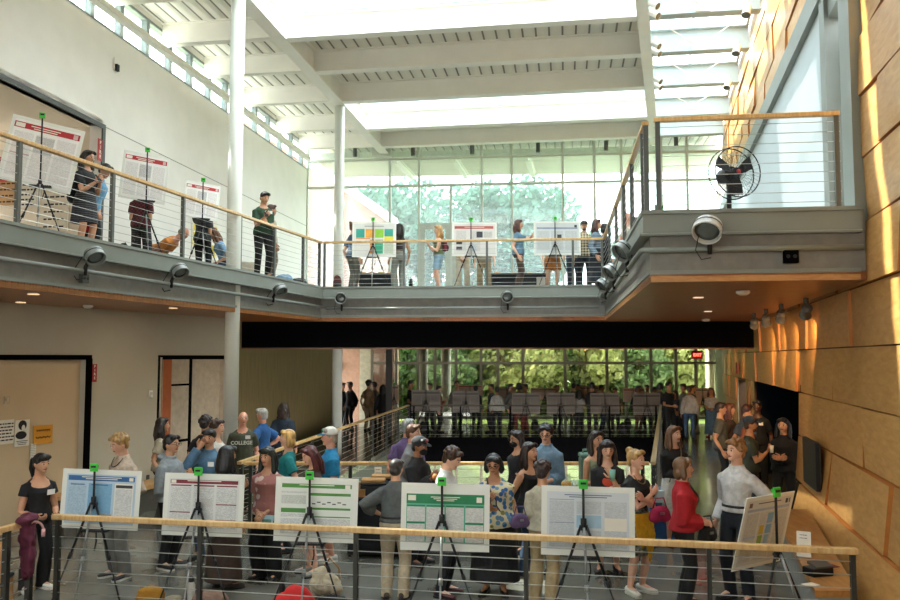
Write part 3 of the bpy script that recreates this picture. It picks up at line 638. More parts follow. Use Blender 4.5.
for (px, py, w, h, lab) in ((196, 224, .5, 1.5, 'tall yellow chart of notes on the wall left of the column'), (212, 230, .5, 1.6, 'yellow note strip on the wall beside the column'), (233, 230, .4, 1.2, 'sheet with yellow notes right of the column'), (131, 180, .25, .6, 'small coloured flyer taped behind the second gallery poster')):
    R = wallsign(px, py, *WU, w, h, PAPER, 'wall_chart', lab, 'chart'); rr = random.Random(px); mb = MB()
    for k in range(14 if h > 1 else 3): mb.box((rr.uniform(-w*.36, w*.36), -.008, rr.uniform(-h*.42, h*.42)), (.14, .004, .14))
    mb.build('note', STICKY if h > 1 else mat('#8a7a4a'), R, False, False)
# posters on the recess end wall
y = 15.5; WE = ((XL(y)-3, y+.45), (XL(y), y))
for (px, py, w, h, c, lab) in ((9, 190, .5, .62, '#b08a5a', 'brown framed flyer in the gallery recess'), (28, 195, .46, .5, '#d8d2c4', 'black and white flyer in the gallery recess by the easel leg'), (2, 170, .3, .5, '#b8362e', 'red flyer at the left edge of the gallery recess'), (56, 212, .55, .75, '#d8cfba', 'pale printed sheet low on the gallery recess wall')):
    R = wallsign(px, py, *WE, w, h, mat(c, .8, 0, .1, 5), 'wall_flyer', lab, 'flyer', .03); scribble(R, w, h, 5, INK, t=.03)
# exit sign
p = atY(697, 355, 20.5); R = thing('exit_sign', 'lit red exit sign hanging before the far windows', 'sign', p)
MB().box((0, 0, 0), (.27, .06, .22)).build('housing', mat('#7c1410', .5), R, False, False); text('EXIT', .1, Matrix.Translation((0, -.033, 0)) @ FACE, emit('#ff4030', 6), R); MB().tube([(0, 0, .1), (0, 0, .5)], .012, 6).build('stem', BK, R, False, False)
R = thing('wall_sign', 'dim red sign at the far end of the corridor wall', 'sign', (XR(22.3)-.02, 22.2, 2.35), math.atan2(1, .25)); MB().box((0, 0, 0), (.5, .03, .3)).build('sheet', mat('#8a2a1c', .6), R, False, False); scribble(R, .4, .24, 2, mat('#c25a3a'), -.018, .04)
R = thing('wall_sign', 'small red sign in the far hallway', 'sign', atY(340, 366, 32.3)); MB().box((0, 0, 0), (.16, .04, .3)).build('sheet', mat('#8a3a26', .6), R, False, False); MB().box((0, -.022, .03), (.1, .004, .1)).build('symbol', mat('#c27a5a'), R, False, False)
p = onplane(236, 408, (-4.5, 17.46), (-4.0, 28)); R = thing('wall_screen', 'dark grey board on the olive wall behind the column', 'board', (XW(18)+.03, 17.8, 1.62), PI/2-.03); MB().box((0, 0, 0), (.5, .04, .42)).build('panel', mat('#2e3029', .5), R, False, False); MB().box((0, 0, -.235), (.52, .06, .05)).build('tray', BK, R, False, False)
p = onplane(811, 468, (XR(8)+.0, 8), (XR(13), 13)); R = thing('wall_speaker', 'dark grey speaker grille set in the timber wall', 'speaker', (XR(11.5)-.04, 11.5, 1.18), math.atan2(1, .25)); MB().box((0, 0, 0), (.95, .06, .6)).build('grille', mat('#4a4a46', .7, 0, .15, 40, .3), R, False, False, bevel=.01); MB().box((0, .02, 0), (.99, .05, .64)).build('frame', BK, R, False, False)
R = thing('wall_speaker', 'black speaker high on the bay door surround', 'speaker', (XR(8.95)-.18, 8.9, 6.85), .2); MB().box((0, 0, 0), (.16, .18, .36)).build('cabinet', BK, R, False, False, bevel=.01); MB().box((0, -.095, 0), (.13, .01, .32)).build('grille', STEEL_D, R, False, False)
# ------------------------------------------------------------------ poster boards and easels
def textmat(ink, paper, scale=1):
    k = ('t', ink, paper, scale)
    if k in _M: return _M[k]
    t = NT('printed_text'); co = t.coord(); b = t.add('ShaderNodeTexBrick', Scale=28.0*scale)
    b.inputs['Color1'].default_value = lin(ink); b.inputs['Color2'].default_value = lin(paper); b.inputs['Mortar'].default_value = lin(paper)
    b.inputs['Mortar Size'].default_value = .035; b.inputs['Brick Width'].default_value = .5; b.inputs['Row Height'].default_value = .16; b.inputs['Bias'].default_value = -.25
    m = t.add('ShaderNodeMapping'); m.inputs['Rotation'].default_value = (-PI/2, 0, 0); t.link(co, m.inputs[0]); t.link(m.outputs[0], b.inputs[0])
    t.link(b.outputs[0], t.b.inputs['Base Color']); t.b.inputs['Roughness'].default_value = .6; _M[k] = t.m; return t.m
FOAM = mat('#e4e4da', .7, 0, .02, 4)
PR = {}
def layout(style):
    """(u0,v0,u1,v1,material) blocks, u right and v up, 0..1 over the printed sheet"""
    tx = textmat('#9a9c9c', '#e2e2dc'); L = []
    def blk(u0, v0, u1, v1, m): L.append((u0, v0, u1, v1, m))
    def title(u0, u1, v, m, n=2, s=1):
        for k in range(n): blk(lerp(u0, u1, .5)-(.3-.06*k)*(u1-u0)*s, v-.035*k, lerp(u0, u1, .5)+(.3-.06*k)*(u1-u0)*s, v-.035*k+.016, m)
    if style == 'blue':
        bg = '#b3c9d8'; blk(.02, .87, .98, .97, mat('#2c5f94', .6)); title(.02, .98, .935, PAPER); blk(.03, .05, .29, .82, textmat('#7795ad', '#bdd2de')); blk(.32, .05, .66, .82, textmat('#5f93b8', '#85b4d2')); blk(.7, .05, .97, .83, PAPER); blk(.715, .1, .955, .72, tx); blk(.715, .74, .955, .8, INK2); blk(.9, .885, .96, .955, PAPER)
        blk(.06, .78, .26, .8, mat('#39648a')); blk(.36, .78, .6, .8, mat('#39648a'))
        blk(.5, .04, .68, .2, mat('#a8884a', .6))
    elif style == 'maroon':
        bg = '#d9d8d3'; mr = mat('#7d2430', .6); blk(.02, .9, .98, .97, mr); title(.1, .9, .945, PAPER, 1); blk(.03, .905, .1, .965, PAPER)
        for k in range(3):
            u = .03+.325*k; blk(u, .85, u+.29, .875, mr); blk(u, .05, u+.29, .83, tx)
        blk(.03, .34, .32, .36, mr); blk(.68, .5, .97, .52, mr); blk(.68, .2, .97, .22, mr); blk(.38, .45, .62, .62, textmat('#8d8784', '#d9d8d3', 2))
    elif style == 'green':
        bg = '#dfe2d8'; g = mat('#4d8a3a', .6); blk(.02, .9, .98, .975, g); title(.1, .9, .945, PAPER, 1); blk(.89, .9, .96, .97, PAPER); 
        blk(.02, .8, .36, .83, tx); blk(.39, .76, .97, .81, g); blk(.39, .5, .97, .54, g); blk(.02, .44, .36, .52, g); blk(.02, .36, .36, .42, tx); blk(.39, .36, .97, .38, g); blk(.02, .6, .36, .76, textmat('#8c948a', '#dfe2d8', 2)); blk(.39, .05, .97, .34, tx); blk(.02, .05, .36, .33, tx)
        for k in range(7): blk(.44+.07*k, .6+.03*(k % 2), .49+.07*k, .62+.03*(k % 2), INK2)
    elif style == 'greenbig':
        bg = '#5fae8f'; g = mat('#1f7d4f', .6); blk(0, .8, 1, 1, g); title(.15, .85, .93, PAPER, 3, .9); blk(.02, .86, .12, .97, PAPER); blk(.9, .84, .97, .95, PAPER)
        for k, (u0, u1) in enumerate(((.01, .24), (.26, .49), (.51, .74), (.76, .99))):
            blk(u0, .74, u1, .77, g)
            if k in (0, 3): blk(u0, .43, u1, .73, tx); blk(u0, .39, u1, .42, g); blk(u0, .02, u1, .38, tx)
            else: blk(u0, .02, u1, .73, tx)
        blk(.03, .08, .22, .2, textmat('#6f8fae', '#e2e2dc', 2)); blk(.51, .22, .74, .25, g)
    elif style == 'pale':
        bg = '#cfd4d6'; title(.1, .9, .94, mat('#5c6a86', .7), 2, 1.2); blk(.03, .05, .33, .84, textmat('#a3a8ac', '#ccd1d3')); blk(.36, .62, .66, .84, textmat('#a3a8ac', '#ccd1d3')); blk(.36, .38, .66, .6, mat('#9dbccd', .7)); blk(.36, .05, .66, .34, textmat('#a3a8ac', '#ccd1d3')); blk(.7, .05, .97, .84, textmat('#a3a8ac', '#d2d6d6'))
        blk(.03, .86, .33, .87, mat('#7e8aa0')); blk(.03, .46, .33, .47, mat('#7e8aa0')); blk(.7, .34, .97, .56, PAPER)
    elif style == 'tilt':
        bg = '#d3d1c6'; gb = mat('#a9b3c4', .6); title(.1, .9, .94, mat('#6a5f64', .7), 1, 1.1); blk(.02, .83, .98, .87, gb); blk(.03, .05, .3, .8, textmat('#a5a196', '#d3d1c6')); blk(.7, .05, .97, .8, textmat('#a5a196', '#d3d1c6')); blk(.33, .05, .67, .8, textmat('#a5a196', '#d8d6cc')); blk(.36, .46, .47, .6, mat('#c9ac3c')); blk(.36, .3, .47, .44, mat('#7f9c45')); blk(.51, .62, .64, .78, mat('#7fa9c9')); blk(.51, .46, .64, .6, mat('#7fa9c9')); blk(.51, .3, .62, .44, mat('#8fb1c6')); blk(.03, .42, .3, .45, gb); blk(.7, .6, .78, .66, mat('#9a8290'))
        blk(.03, .9, .1, .97, mat('#7c5a50')); blk(.86, .9, .92, .97, INK2); blk(.94, .9, .97, .97, mat('#4a6a8a')); blk(.33, .2, .67, .23, gb)
    elif style == 'red':
        bg = '#efece6'; r = mat('#b3262b', .6); blk(.0, .86, 1, .96, r); title(.1, .85, .915, PAPER, 2); blk(.02, .875, .16, .945, PAPER); blk(.9, .87, .97, .95, mat('#d8b4b0'))
        for k in range(3): blk(.03+.325*k, .05, .32+.325*k, .8, textmat('#c4bcb8', '#efece6'))
        blk(.36, .5, .64, .78, textmat('#8d8784', '#d9d8d3', 2)); blk(.03, .42, .32, .44, mat('#c49a98'))
    elif style == 'squares':
        bg = '#d9d9d0'
        for k, c in enumerate(('#36a08c', '#e6a43f', '#8cc43a', '#3aa390')): blk(.05+.235*k, .56, .26+.235*k, .84, mat(c, .6))
        blk(.05, .52, .4, .55, mat('#e08a2f')); blk(.75, .46, .97, .6, mat('#e3cf3a')); blk(.52, .05, .72, .5, mat('#3fae86')); blk(.4, .05, .5, .5, mat('#d88b36')); blk(.06, .06, .38, .48, textmat('#c9c4b8', '#e6e4da')); blk(.75, .05, .97, .42, textmat('#8a9c6c', '#d3d6c6', 2)); title(.1, .9, .92, INK2, 1)
    elif style == 'redline':
        bg = '#d9d5cd'; blk(.02, .84, .96, .93, mat('#b4544a', .6)); title(.1, .9, .885, PAPER, 1); blk(.05, .1, .3, .78, textmat('#aaa6a0', '#d9d5cd')); blk(.06, .32, .2, .44, INK2); blk(.06, .14, .2, .25, INK2); blk(.4, .1, .64, .78, textmat('#aaa6a0', '#d9d5cd')); blk(.55, .55, .7, .75, INK2); blk(.72, .55, .93, .75, textmat('#77736c', '#d9d5cd', 2)); blk(.4, .12, .55, .3, textmat('#5f8fae', '#d9d5cd', 2))
    elif style == 'greyblue':
        bg = '#ccd0ce'; blk(.03, .8, .97, .86, mat('#8d97a8', .6)); blk(.04, .1, .32, .74, textmat('#a3a7a6', '#ccd0ce')); blk(.36, .1, .64, .74, textmat('#a3a7a6', '#ccd0ce')); blk(.68, .1, .96, .74, textmat('#a3a7a6', '#ccd0ce')); blk(.5, .5, .6, .62, INK2); blk(.9, .86, .96, .94, INK2); blk(.04, .45, .96, .49, mat('#a2aab4'))
    else:
        bg, a, bcol = style; blk(.03, .82, .97, .92, mat(a, .7)); 
        for k in range(3): blk(.04+.32*k, .08, .32+.32*k, .76, textmat(bcol, bg))
        blk(.36, .3, .6, .5, mat(bcol, .7))
    return bg, L
INK2 = mat('#3a3c40', .7, 0, .08, 9)
def poster(label, base, w, h, style, rz=0, lean=.06, roll=0, group=None, margin=.06, foam=None):
    R = thing('poster_board', label, 'poster', base, rz, group); M = Matrix.Rotation(-lean, 4, 'X') @ Matrix.Rotation(roll, 4, 'Y')
    MB().box((0, 0, h/2), (w, .008, h)).xf(M).build('foam_board', foam or FOAM, R, False, False)
    bg, L = layout(style); pw, ph = w*(1-2*margin), h*(1-2*margin*w/h*1.0); x0 = -pw/2; z0 = (h-ph)/2
    if style == 'greenbig': ph *= .86; z0 = h*.12
    mats = [mat(bg, .6, 0, .02, 5)]; mb = MB()
    def q(u0, v0, u1, v1, y, mi): mb.quad((x0+u0*pw, y, z0+v0*ph), (x0+u1*pw, y, z0+v0*ph), (x0+u1*pw, y, z0+v1*ph), (x0+u0*pw, y, z0+v1*ph), mi)
    q(0, 0, 1, 1, -.0055, 0)
    for k, (u0, v0, u1, v1, m) in enumerate(L):
        if m not in mats: mats.append(m)
        q(u0, v0, u1, v1, -.0062-.0002*k, mats.index(m))
    mb.xf(M).build('printed_sheet', mats, R, False, False); return R
GREENCLIP = mat('#3fc23a', .5, 0, .05, 9); SILVER = mat('#8f9290', .3, .7, .05, 9)
def easel(label, base, rz, top, hub, spread=.42, group='black tripod easels', clip=True, shelf=None, back=False, coarse=False, legdirs=None):
    R = thing('tripod_easel', label, 'easel', base, rz, group); n = 6 if coarse else 8
    MB().tube([(0, 0, hub-.08), (0, 0, top)], .012, n).build('mast', BK, R, True, False)
    mb = MB(); mb.tube([(0, 0, hub-.06), (0, 0, hub+.05)], .028, n); mb.tube([(-.04, 0, hub-.03), (.04, 0, hub-.03)], .02, n); mb.build('hub', BK, R, True, False)
    if clip:
        mb = MB(); mb.box((0, -.012, top), (.085, .02, .085)); mb.box((0, .01, top+.01), (.07, .03, .03)); c = mb.build('clip', GREENCLIP, R, False, False, bevel=.004); MB().box((0, -.026, top+.01), (.05, .012, .02)).build('jaw', BK, c, False, False)
    for k, (dx, dy) in enumerate(legdirs or ((-spread, -.1), (spread, -.1), (.02, -spread if not back else spread))):
        a = V((dx*.08, dy*.08, hub-.03)); b = V((dx, dy, .012)); m1 = a.lerp(b, .5); l = MB()
        l.tube([a, m1], .013, n); l.tube([m1, b], .009, n); l.tube([m1+(a-m1)*.06, m1-(a-m1)*.06], .02, n); leg = l.build('leg', SILVER if k == 2 and not coarse else BK, R, True, False)
        if not coarse: MB().ell(b, (.014, .014, .012), nu=8, nv=5).build('rubber_foot', BK, leg, True, False)
    if shelf:
        mb = MB(); mb.box((0, .04, shelf), (.3, .12, .018)); [mb.box((-.13+.026*k, -.012, shelf+.004), (.008, .014, .02)) for k in range(11)]; mb.build('shelf_bar', BK, R, False, False)
    if not coarse and shelf: MB().tube([(.05, -.02, shelf), (.06, -.03, shelf-.1), (.04, -.03, shelf-.2)], .008, 5).build('strap', BK, R, True, False)
    return R
def pt(px, z, Y, y=None):
    """x at photo column px for a point at depth Y and height z"""
    d = Y*math.cos(TILT)+(z-EYE)*math.sin(TILT); return (px-450)/F*d
FRONT = [  # mast px, board left/right px, depth, top y, bottom y, style, roll, label bits
    (95, 58, 139, 8.95, 470, 529, 'blue', .03, 'blue headed research poster in the front row, leftmost', 'leftmost front easel holding the blue headed poster'),
    (199, 161, 243, 8.75, 474, 536, 'maroon', .02, 'maroon headed research poster in the front row', 'front easel holding the maroon headed poster'),
    (310, 273, 357, 8.5, 478, 542, 'green', .02, 'white poster with dark green bars and a molecule row', 'front easel holding the white poster with green bars'),
    (442, 400, 489, 8.2, 484, 551, 'greenbig', .015, 'bright green bordered research poster beside the floral blouse', 'front easel holding the bright green bordered poster'),
    (583, 541, 634, 7.95, 487, 556, 'pale', .02, 'pale blue grey research poster in front of the yellow wrap', 'front easel holding the pale blue grey poster')]
for (mx, xl, xr, Y, yt, yb, st, roll, lab, elab) in FRONT:
    zt = atY(mx, yt, Y).z; zb = atY(mx, yb, Y).z; w = pt(xr, 1, Y)-pt(xl, 1, Y); xc = pt((xl+xr)/2, 1, Y)
    poster(lab, (xc, Y, zb), w, zt-zb, st, -.06, .05, roll, 'front row poster boards')
    mxx = pt(mx, zt, Y-.04); easel(elab, (mxx, Y-.05, 0), -.1, zt+.035, lerp(zb, zt, .48), .4, 'front row tripod easels', True, zb-.012)
P6 = poster('tilted poster with yellow, green and blue blocks by the bench', atY(756, 566, 7.75), .72, .7, 'tilt', .6, -.26, 0, None, .05)
easel('easel by the bench holding the tilted poster', (pt(777, 1, 7.42), 7.42, 0), .5, atY(781, 492, 7.42).z, .93, .42, 'front row tripod easels', True, None)
UP = [(42, 113, 185, 4, 68, 12.0, 'red', .18, 'large white poster with a red band at the gallery recess', 'gallery easel in front of the recess, leftmost', .35),
      (147, 147, 200, 124, 163, 14.6, 'red', .1, 'red banded poster on the gallery wall side, middle one', 'gallery easel in front of the maroon checked top', .5),
      (203, 177, 218, 186, 217, 16.3, 'red', .1, 'red banded poster on the gallery nearest the column', 'gallery easel nearest the column', .5)]
for (mx, yt, yb, xl, xr, Y, st, roll, lab, elab, rz) in UP:
    zt = atY(mx, yt+4, Y).z; zb = atY(mx, yb, Y).z; w = (pt(xr, 6, Y)-pt(xl, 6, Y))/math.cos(rz); xc = pt((xl+xr)/2, 6, Y)
    poster(lab, (xc-.06, Y+.1, zb), w, zt-zb, st, rz, .08, roll, 'gallery posters with a red band', .05)
    easel(elab, (pt(mx, 6, Y), Y-.0, ZU), rz, zt-ZU+.02, min(1.0, (zb+zt)/2-ZU), .38, 'gallery tripod easels', True, zb-ZU-.012)
for (mx, yt, yb, xl, xr, Y, st, lab, elab) in ((373, 222, 257, 352, 396, 19.3, 'squares', 'poster of teal, orange and green squares on the bridge', 'bridge easel holding the poster of coloured squares'), (471, 222, 256, 452, 497, 19.25, 'redline', 'poster with a red title line at the middle of the bridge', 'bridge easel holding the red titled poster'), (555, 221, 255, 534, 581, 19.2, 'greyblue', 'pale grey poster being pinned at the right of the bridge', 'bridge easel holding the pale grey poster')):
    zt = atY(mx, yt, Y).z; zb = atY(mx, yb, Y).z
    poster(lab, (pt((xl+xr)/2, 5, Y), Y, zb), pt(xr, 5, Y)-pt(xl, 5, Y), zt-zb, st, 0, .05, 0, 'bridge poster boards', .04)
    easel(elab, (pt(mx, 5.5, Y-.06), Y-.07, ZU), 0, zt-ZU+.05, (lerp(zb, zt, .3))-ZU, .42, 'bridge tripod easels', True, zb-ZU-.012)
# far landing posters: backs towards us in front, printed sides beyond
k = 0
FARL = ((426, 390, 411, 29, 28.3, 'behind the person in the brown sweater'), (466, 391, 412, 27, 28.2, 'below the tall hair silhouette'), (526, 393, 414, 28, 28.2, 'third along the far railing'), (561, 393, 414, 28, 28.3, 'in the middle of the far railing'), (605, 393, 414, 29, 28.2, 'behind the dark bushy hair'), (647, 393, 415, 27, 28.3, 'at the right end of the far railing'))
for (px, yt, yb, wp, Y, lab) in FARL:
    zt = atY(px, yt, Y).z; zb = atY(px, yb, Y).z; w = pt(px+wp/2, 1, Y)-pt(px-wp/2, 1, Y)
    poster('dim grey poster board on the far landing %s' % lab, (pt(px, 1, Y), Y, zb), w, zt-zb, ('#7a7066', '#4f4a43', '#5d574f'), 0, .05, 0, 'front poster boards on the far landing', .004, mat('#8a8076', .8))  # backlit shade is put into the board and print colours
    easel('dark easel on the far landing %s' % lab, (pt(px, 1, Y-.06), Y-.06, 0), 0, zt+.05, lerp(zb, zt, .45), .4, 'easels on the far landing', False, zb-.012, coarse=True)
for (px, yt, yb, wp, a, lab) in ((507, 387, 406, 18, '#9c8a72', 'behind the white sweater'), (545, 388, 400, 28, '#5c3a30', 'with a dark title band'), (588, 386, 402, 22, '#8a6f5a', 'beyond the bushy hair'), (634, 388, 402, 22, '#8f3f34', 'with a red title band near the right'), (470, 385, 396, 26, '#a34a38', 'with a pale red title near the left'), (394, 385, 404, 9, '#77706a', 'beside the dark square column'), (703, 388, 404, 14, '#6d6a62', 'beside the corridor people')):
    Y = 30.6; zt = atY(px, yt, Y).z; zb = atY(px, yb, Y).z; w = pt(px+wp/2, 1, Y)-pt(px-wp/2, 1, Y)
    poster('warm lit poster at the far windows %s' % lab, (pt(px, 1, Y), Y, zb), w, zt-zb, ('#c4a48c', a, '#a58a74'), 0, .05, 0, 'rear poster boards at the far windows', .01, mat('#b09a86', .8))  # pinkish light from the windows is put into these board colours
    easel('easel at the far windows, under the poster %s' % lab, (pt(px, 1, Y-.06), Y-.06, 0), 0, zt+.06, lerp(zb, zt, .3), .4, 'easels at the far windows', True, zb-.012, coarse=True)
# ------------------------------------------------------------------ people
SKIN = {k: None for k in ()}
def skin(tone):
    k = ('skin', tone)
    if k in _M: return _M[k]
    c = {'fair': '#d9a78a', 'pink': '#d69a80', 'light': '#c99573', 'tan': '#b5805c', 'brown': '#8a5a3c', 'dark': '#593826'}[tone]
    t = NT('skin_' + tone); n = t.add('ShaderNodeTexNoise', Scale=9.0); t.link(t.coord(), n.inputs[0])
    t.link(t.ramp(n.outputs[0], [(.3, mul(c, .93)), (.7, mul(c, 1.06))]), t.b.inputs['Base Color']); t.b.inputs['Roughness'].default_value = .5
    _M[k] = t.m; return t.m
def hairmat(c):
    k = ('hair', c)
    if k in _M: return _M[k]
    t = NT('hair_' + c.strip('#')); n = t.add('ShaderNodeTexNoise', Scale=30.0, Detail=3.0); t.link(t.coord(scale=(1, 1, .18)), n.inputs[0])
    t.link(t.ramp(n.outputs[0], [(.32, mul(c, .55)), (.68, mul(c, 1.35))]), t.b.inputs['Base Color']); t.b.inputs['Roughness'].default_value = .45; t.bump(n.outputs[0], .6, .02)
    _M[k] = t.m; return t.m
EYEW = mat('#d8d2c8', .3, 0, .01, 5); EYED = mat('#1a120d', .25, 0, .05, 9); LIPS = {}
DEFAULTS = dict(face=0, z0=0, top=('tee', '#555555'), bottom=('pants', '#222222'), shoes='#1c1c1c', sock=None, hair=('short', '#2a1d14'), tone='light', arms=('down', 'down'), head=(0, 0), lean=0, side=0, twist=0, w=1., belly=0, stance=1., step=0, pz=.525, feet=None, extra=(), vox=None, D=None, group=None, curl=None, sex='m')
ARMS = {'down': (.148, -.005, .475), 'downf': (.135, -.07, .49), 'hip': (.125, -.03, .6), 'back': (.06, .09, .56), 'front': (.03, -.115, .575), 'frontlow': (.03, -.1, .52), 'phone': (.03, -.145, .685), 'belly': (.0, -.12, .625), 'cross': (-.055, -.098, .70), 'cross2': (-.05, -.118, .675), 'face': (.035, -.105, .865), 'point': (.1, -.25, .79), 'raise': (.08, -.14, .98), 'up': (.12, -.02, 1.1), 'rail': (.07, -.16, .58), 'out': (.23, -.1, .66), 'reach': (.06, -.26, .66)}
POLE = {'hip': (1, .5, 0), 'back': (1, .3, -.2), 'face': (.5, -.1, -1), 'cross': (.7, -.1, -.8), 'cross2': (.7, -.1, -.8), 'up': (1, .2, 0), 'raise': (.6, .2, -1), 'point': (.5, .2, -1)}
PEOPLE = []
def ik(S, T_, a, b, pole):
    d = T_-S; L = d.length
    if L > (a+b)*.995: T_ = S+d.normalized()*(a+b)*.995; d = T_-S; L = d.length
    x = d.normalized(); ca = (a*a+L*L-b*b)/(2*a*L); ca = max(-1, min(1, ca))
    p = V(pole); p = (p-x*p.dot(x)); p = p.normalized() if p.length > 1e-5 else x.orthogonal().normalized()
    return S+x*a*ca+p*a*math.sqrt(max(0, 1-ca*ca)), T_
def person(px, yt, h, label, **kw):
    """px, yt: photo position of the top of the head; h: standing height in metres"""
    a = dict(DEFAULTS); a.update(kw); z0 = a['z0']
    hz = h*(a['pz']-.525)+h
    if a['D'] is None: loc = atz(px, yt, z0+hz*1.0-.0); loc.z = z0
    else: q = atY(px, yt, a['D']); loc = V((q.x, a['D'], z0))
    k = h; vox = a['vox'] or max(.0085, min(.019, loc.y*.00085)); near = loc.y < 12.2; face = math.radians(a['face'])
    w = a['w']; U0 = V((0, 0, a['pz']*k))
    U = Matrix.Translation(U0) @ Matrix.Rotation(math.radians(a['twist']), 4, 'Z') @ Matrix.Rotation(math.radians(a['side']), 4, 'Y') @ Matrix.Rotation(math.radians(a['lean']), 4, 'X')
    def up(x, y, z): return U @ (V((x, y, z-.525))*k)
    # head top should land on the photo position: shift the figure for a leaning pose
    htop = up(0, -.01, 1.0); Rz = Matrix.Rotation(face, 3, 'Z'); hs = Rz @ V((htop.x, htop.y, 0)); q = loc+hs
    if a['D'] is None:
        q2 = atz(px, yt, z0+htop.z); loc = V((q2.x-hs.x, q2.y-hs.y, z0))
    else: loc = V((loc.x-hs.x, loc.y-hs.y, z0))
    R = thing('person', label, 'person', loc, face, a['group'])
    tors = [(.47, .062, .058, .0), (.50, .088*w, .066*w, .004), (.535, .094*w, .07*w, .004), (.575, .086*w, .062*w, -.0), (.625, .078*w, .056*w+a['belly']*.5, -.003-a['belly']*.6), (.68, .082*w, .058*w+a['belly']*.3, -.005-a['belly']*.3), (.735, .092*w**.7, .062*w**.7, -.004), (.78, .097*w**.4, .056*w**.5, .0), (.803, .081*w**.3, .046, .004), (.824, .056, .04, .006), (.845, .036, .036, .006), (.885, .033, .036, 0)]
    if a['sex'] == 'f':
        tors = [(z, rx*(1.03 if z < .56 else .93 if z < .66 else .92), ry+(.008 if .72 < z < .75 else 0), y-(.008 if .72 < z < .75 else 0)) for z, rx, ry, y in tors]
    def ring(z, rx, ry, y, n=16): return [up(rx*math.cos(2*PI*i/n), y+ry*math.sin(2*PI*i/n), z) for i in range(n)]
    def tring(z, inf, n=16):
        for i in range(len(tors)-1):
            if tors[i][0] <= z <= tors[i+1][0]:
                t = (z-tors[i][0])/(tors[i+1][0]-tors[i][0]); c = [lerp(tors[i][j], tors[i+1][j], t) for j in range(4)]; break
        else: c = tors[0] if z < tors[0][0] else tors[-1]
        return ring(z, c[1]+inf, c[2]+inf, c[3], n)
    body = MB(); body.loft([ring(*t) for t in tors])
    # head
    Hc = up(0, .006, .872); Hm = Matrix.Translation(Hc) @ U.to_3x3().to_4x4() @ Matrix.Rotation(math.radians(a['head'][0]), 4, 'Z') @ Matrix.Rotation(math.radians(a['head'][1]), 4, 'X') @ Matrix.Translation(V((0, -.012*k, .064*k))) @ Matrix.Scale(k*(1.02 if h > 1.66 else 1.06), 4)
    def hd(p):
        x, y, z = p.x*.0455, p.y*.056, p.z*.066
        if p.z < 0: x *= 1-.28*(-p.z)**1.6; y -= .004*(-p.z)
        if p.z < -.1 and p.y > 0: y *= 1-.4*(-p.z-.1)
        return V((x, y, z))
    hb = MB(); hb.ell((0, 0, 0), None, None, 20, 14, hd); hb.tube([(0, -.05, .014), (0, -.058, -.004), (0, -.061, -.014), (0, -.053, -.019)], [.004, .006, .009, .006], 7)
    for s in (-1, 1): hb.ell((s*.046, .006, -.004), (.006, .011, .017), None, 8, 6)
    hb.ell((0, -.038, -.05), (.018, .014, .012), None, 8, 6)
    body.merge(hb, Hm); body.tube([up(0, .006, .84), Hm @ V((0, .012, -.03))], [.035*k, .033*k], 12)
    # arms
    arms = []
    for s, spec in ((-1, a['arms'][0]), (1, a['arms'][1])):
        S = up(s*(.086*w**.3+.005), .004, .757); name = spec if isinstance(spec, str) else None
        t = ARMS[name] if name else spec; T_ = up(s*t[0], t[1], t[2]); p = POLE.get(name, (.45, .7, -.5) if t[2] > .55 or t[1] < -.08 else (.15, 1, 0))
        pole = U.to_3x3() @ V((s*p[0], p[1], p[2])); E, T_ = ik(S, T_, .172*k, .152*k, pole)
        wr = max(.85, min(1.25, w)); d = (T_-E).normalized()
        body.tube([up(s*.05, .004, .79), S, S.lerp(E, .35), E, E.lerp(T_, .3), T_], [.028*k, .032*k*wr, .029*k*wr, .0225*k*wr, .0235*k*wr, .0145*k], 10)
        arms.append((s, S, E, T_, d, name))
    # legs
    legs = []
    for s in (-1, 1):
        Hj = V((s*.052*k*w**.5, 0, a['pz']*k-.005*k)); 
        fx, fy = (s*.062*a['stance'], s*a['step']) if not a['feet'] else a['feet'][0 if s < 0 else 1][:2]
        fz = .045 if not a['feet'] or len(a['feet'][0]) < 3 else a['feet'][0 if s < 0 else 1][2]
        A = V((fx*k, fy*k+.01*k, fz*k)); Kn, A = ik(Hj, A, .245*k, .24*k, (s*.15, -1, .1)); 
        body.tube([Hj, Hj.lerp(Kn, .3), Kn, Kn.lerp(A, .28), A], [.055*k*w**.6, .05*k*w**.6, .034*k*w**.3, .034*k*w**.3, .021*k], 10)
        ft = V((s*.25, -1, 0)).normalized(); toe = A+ft*.1*k; 
        body.tube([A-ft*.025*k-V((0, 0, .018*k)), A+ft*.03*k-V((0, 0, .012*k)), toe-V((0, 0, (fz-.016)*k if a['feet'] is None else .03*k))], [.02*k, .024*k, .016*k], 8)
        legs.append((s, Hj, Kn, A, ft))
    # hands (five fingers each)
    hands = MB()
    for s, S, E, T_, d, name in arms:
        if name in ('down', 'downf'): n = U.to_3x3() @ V((-s, -.25, 0))
        elif name in ('cross', 'cross2', 'belly', 'front', 'frontlow'): n = V((0, 1, -.2))
        elif name == 'back': n = V((0, -1, 0))
        elif name in ('point', 'raise', 'up'): n = V((0, -.2, -1))
        else: n = V((-s*.6, .1, .8))
        n = n-d*n.dot(d); n = n.normalized() if n.length > .05 else d.orthogonal().normalized(); lat_ = d.cross(n)*s*-1
        th = -1 if lat_.dot(V((0, -1, .3))) < 0 else 1
        if a['curl'] is not None: cu = a['curl']
        else: cu = {'down': .35, 'downf': .35, 'phone': .9, 'rail': 1.1, 'face': .6, 'hip': .5}.get(name, .45)
        u = k*1.05
        hands.loft([[T_+d*q*u+(lat_*math.cos(2*PI*i/10)*rw+n*math.sin(2*PI*i/10)*rt)*u for i in range(10)] for q, rw, rt in ((-.012, .0125, .0105), (.008, .017, .011), (.03, .0235, .0105), (.05, .0235, .0085), (.056, .019, .006))])
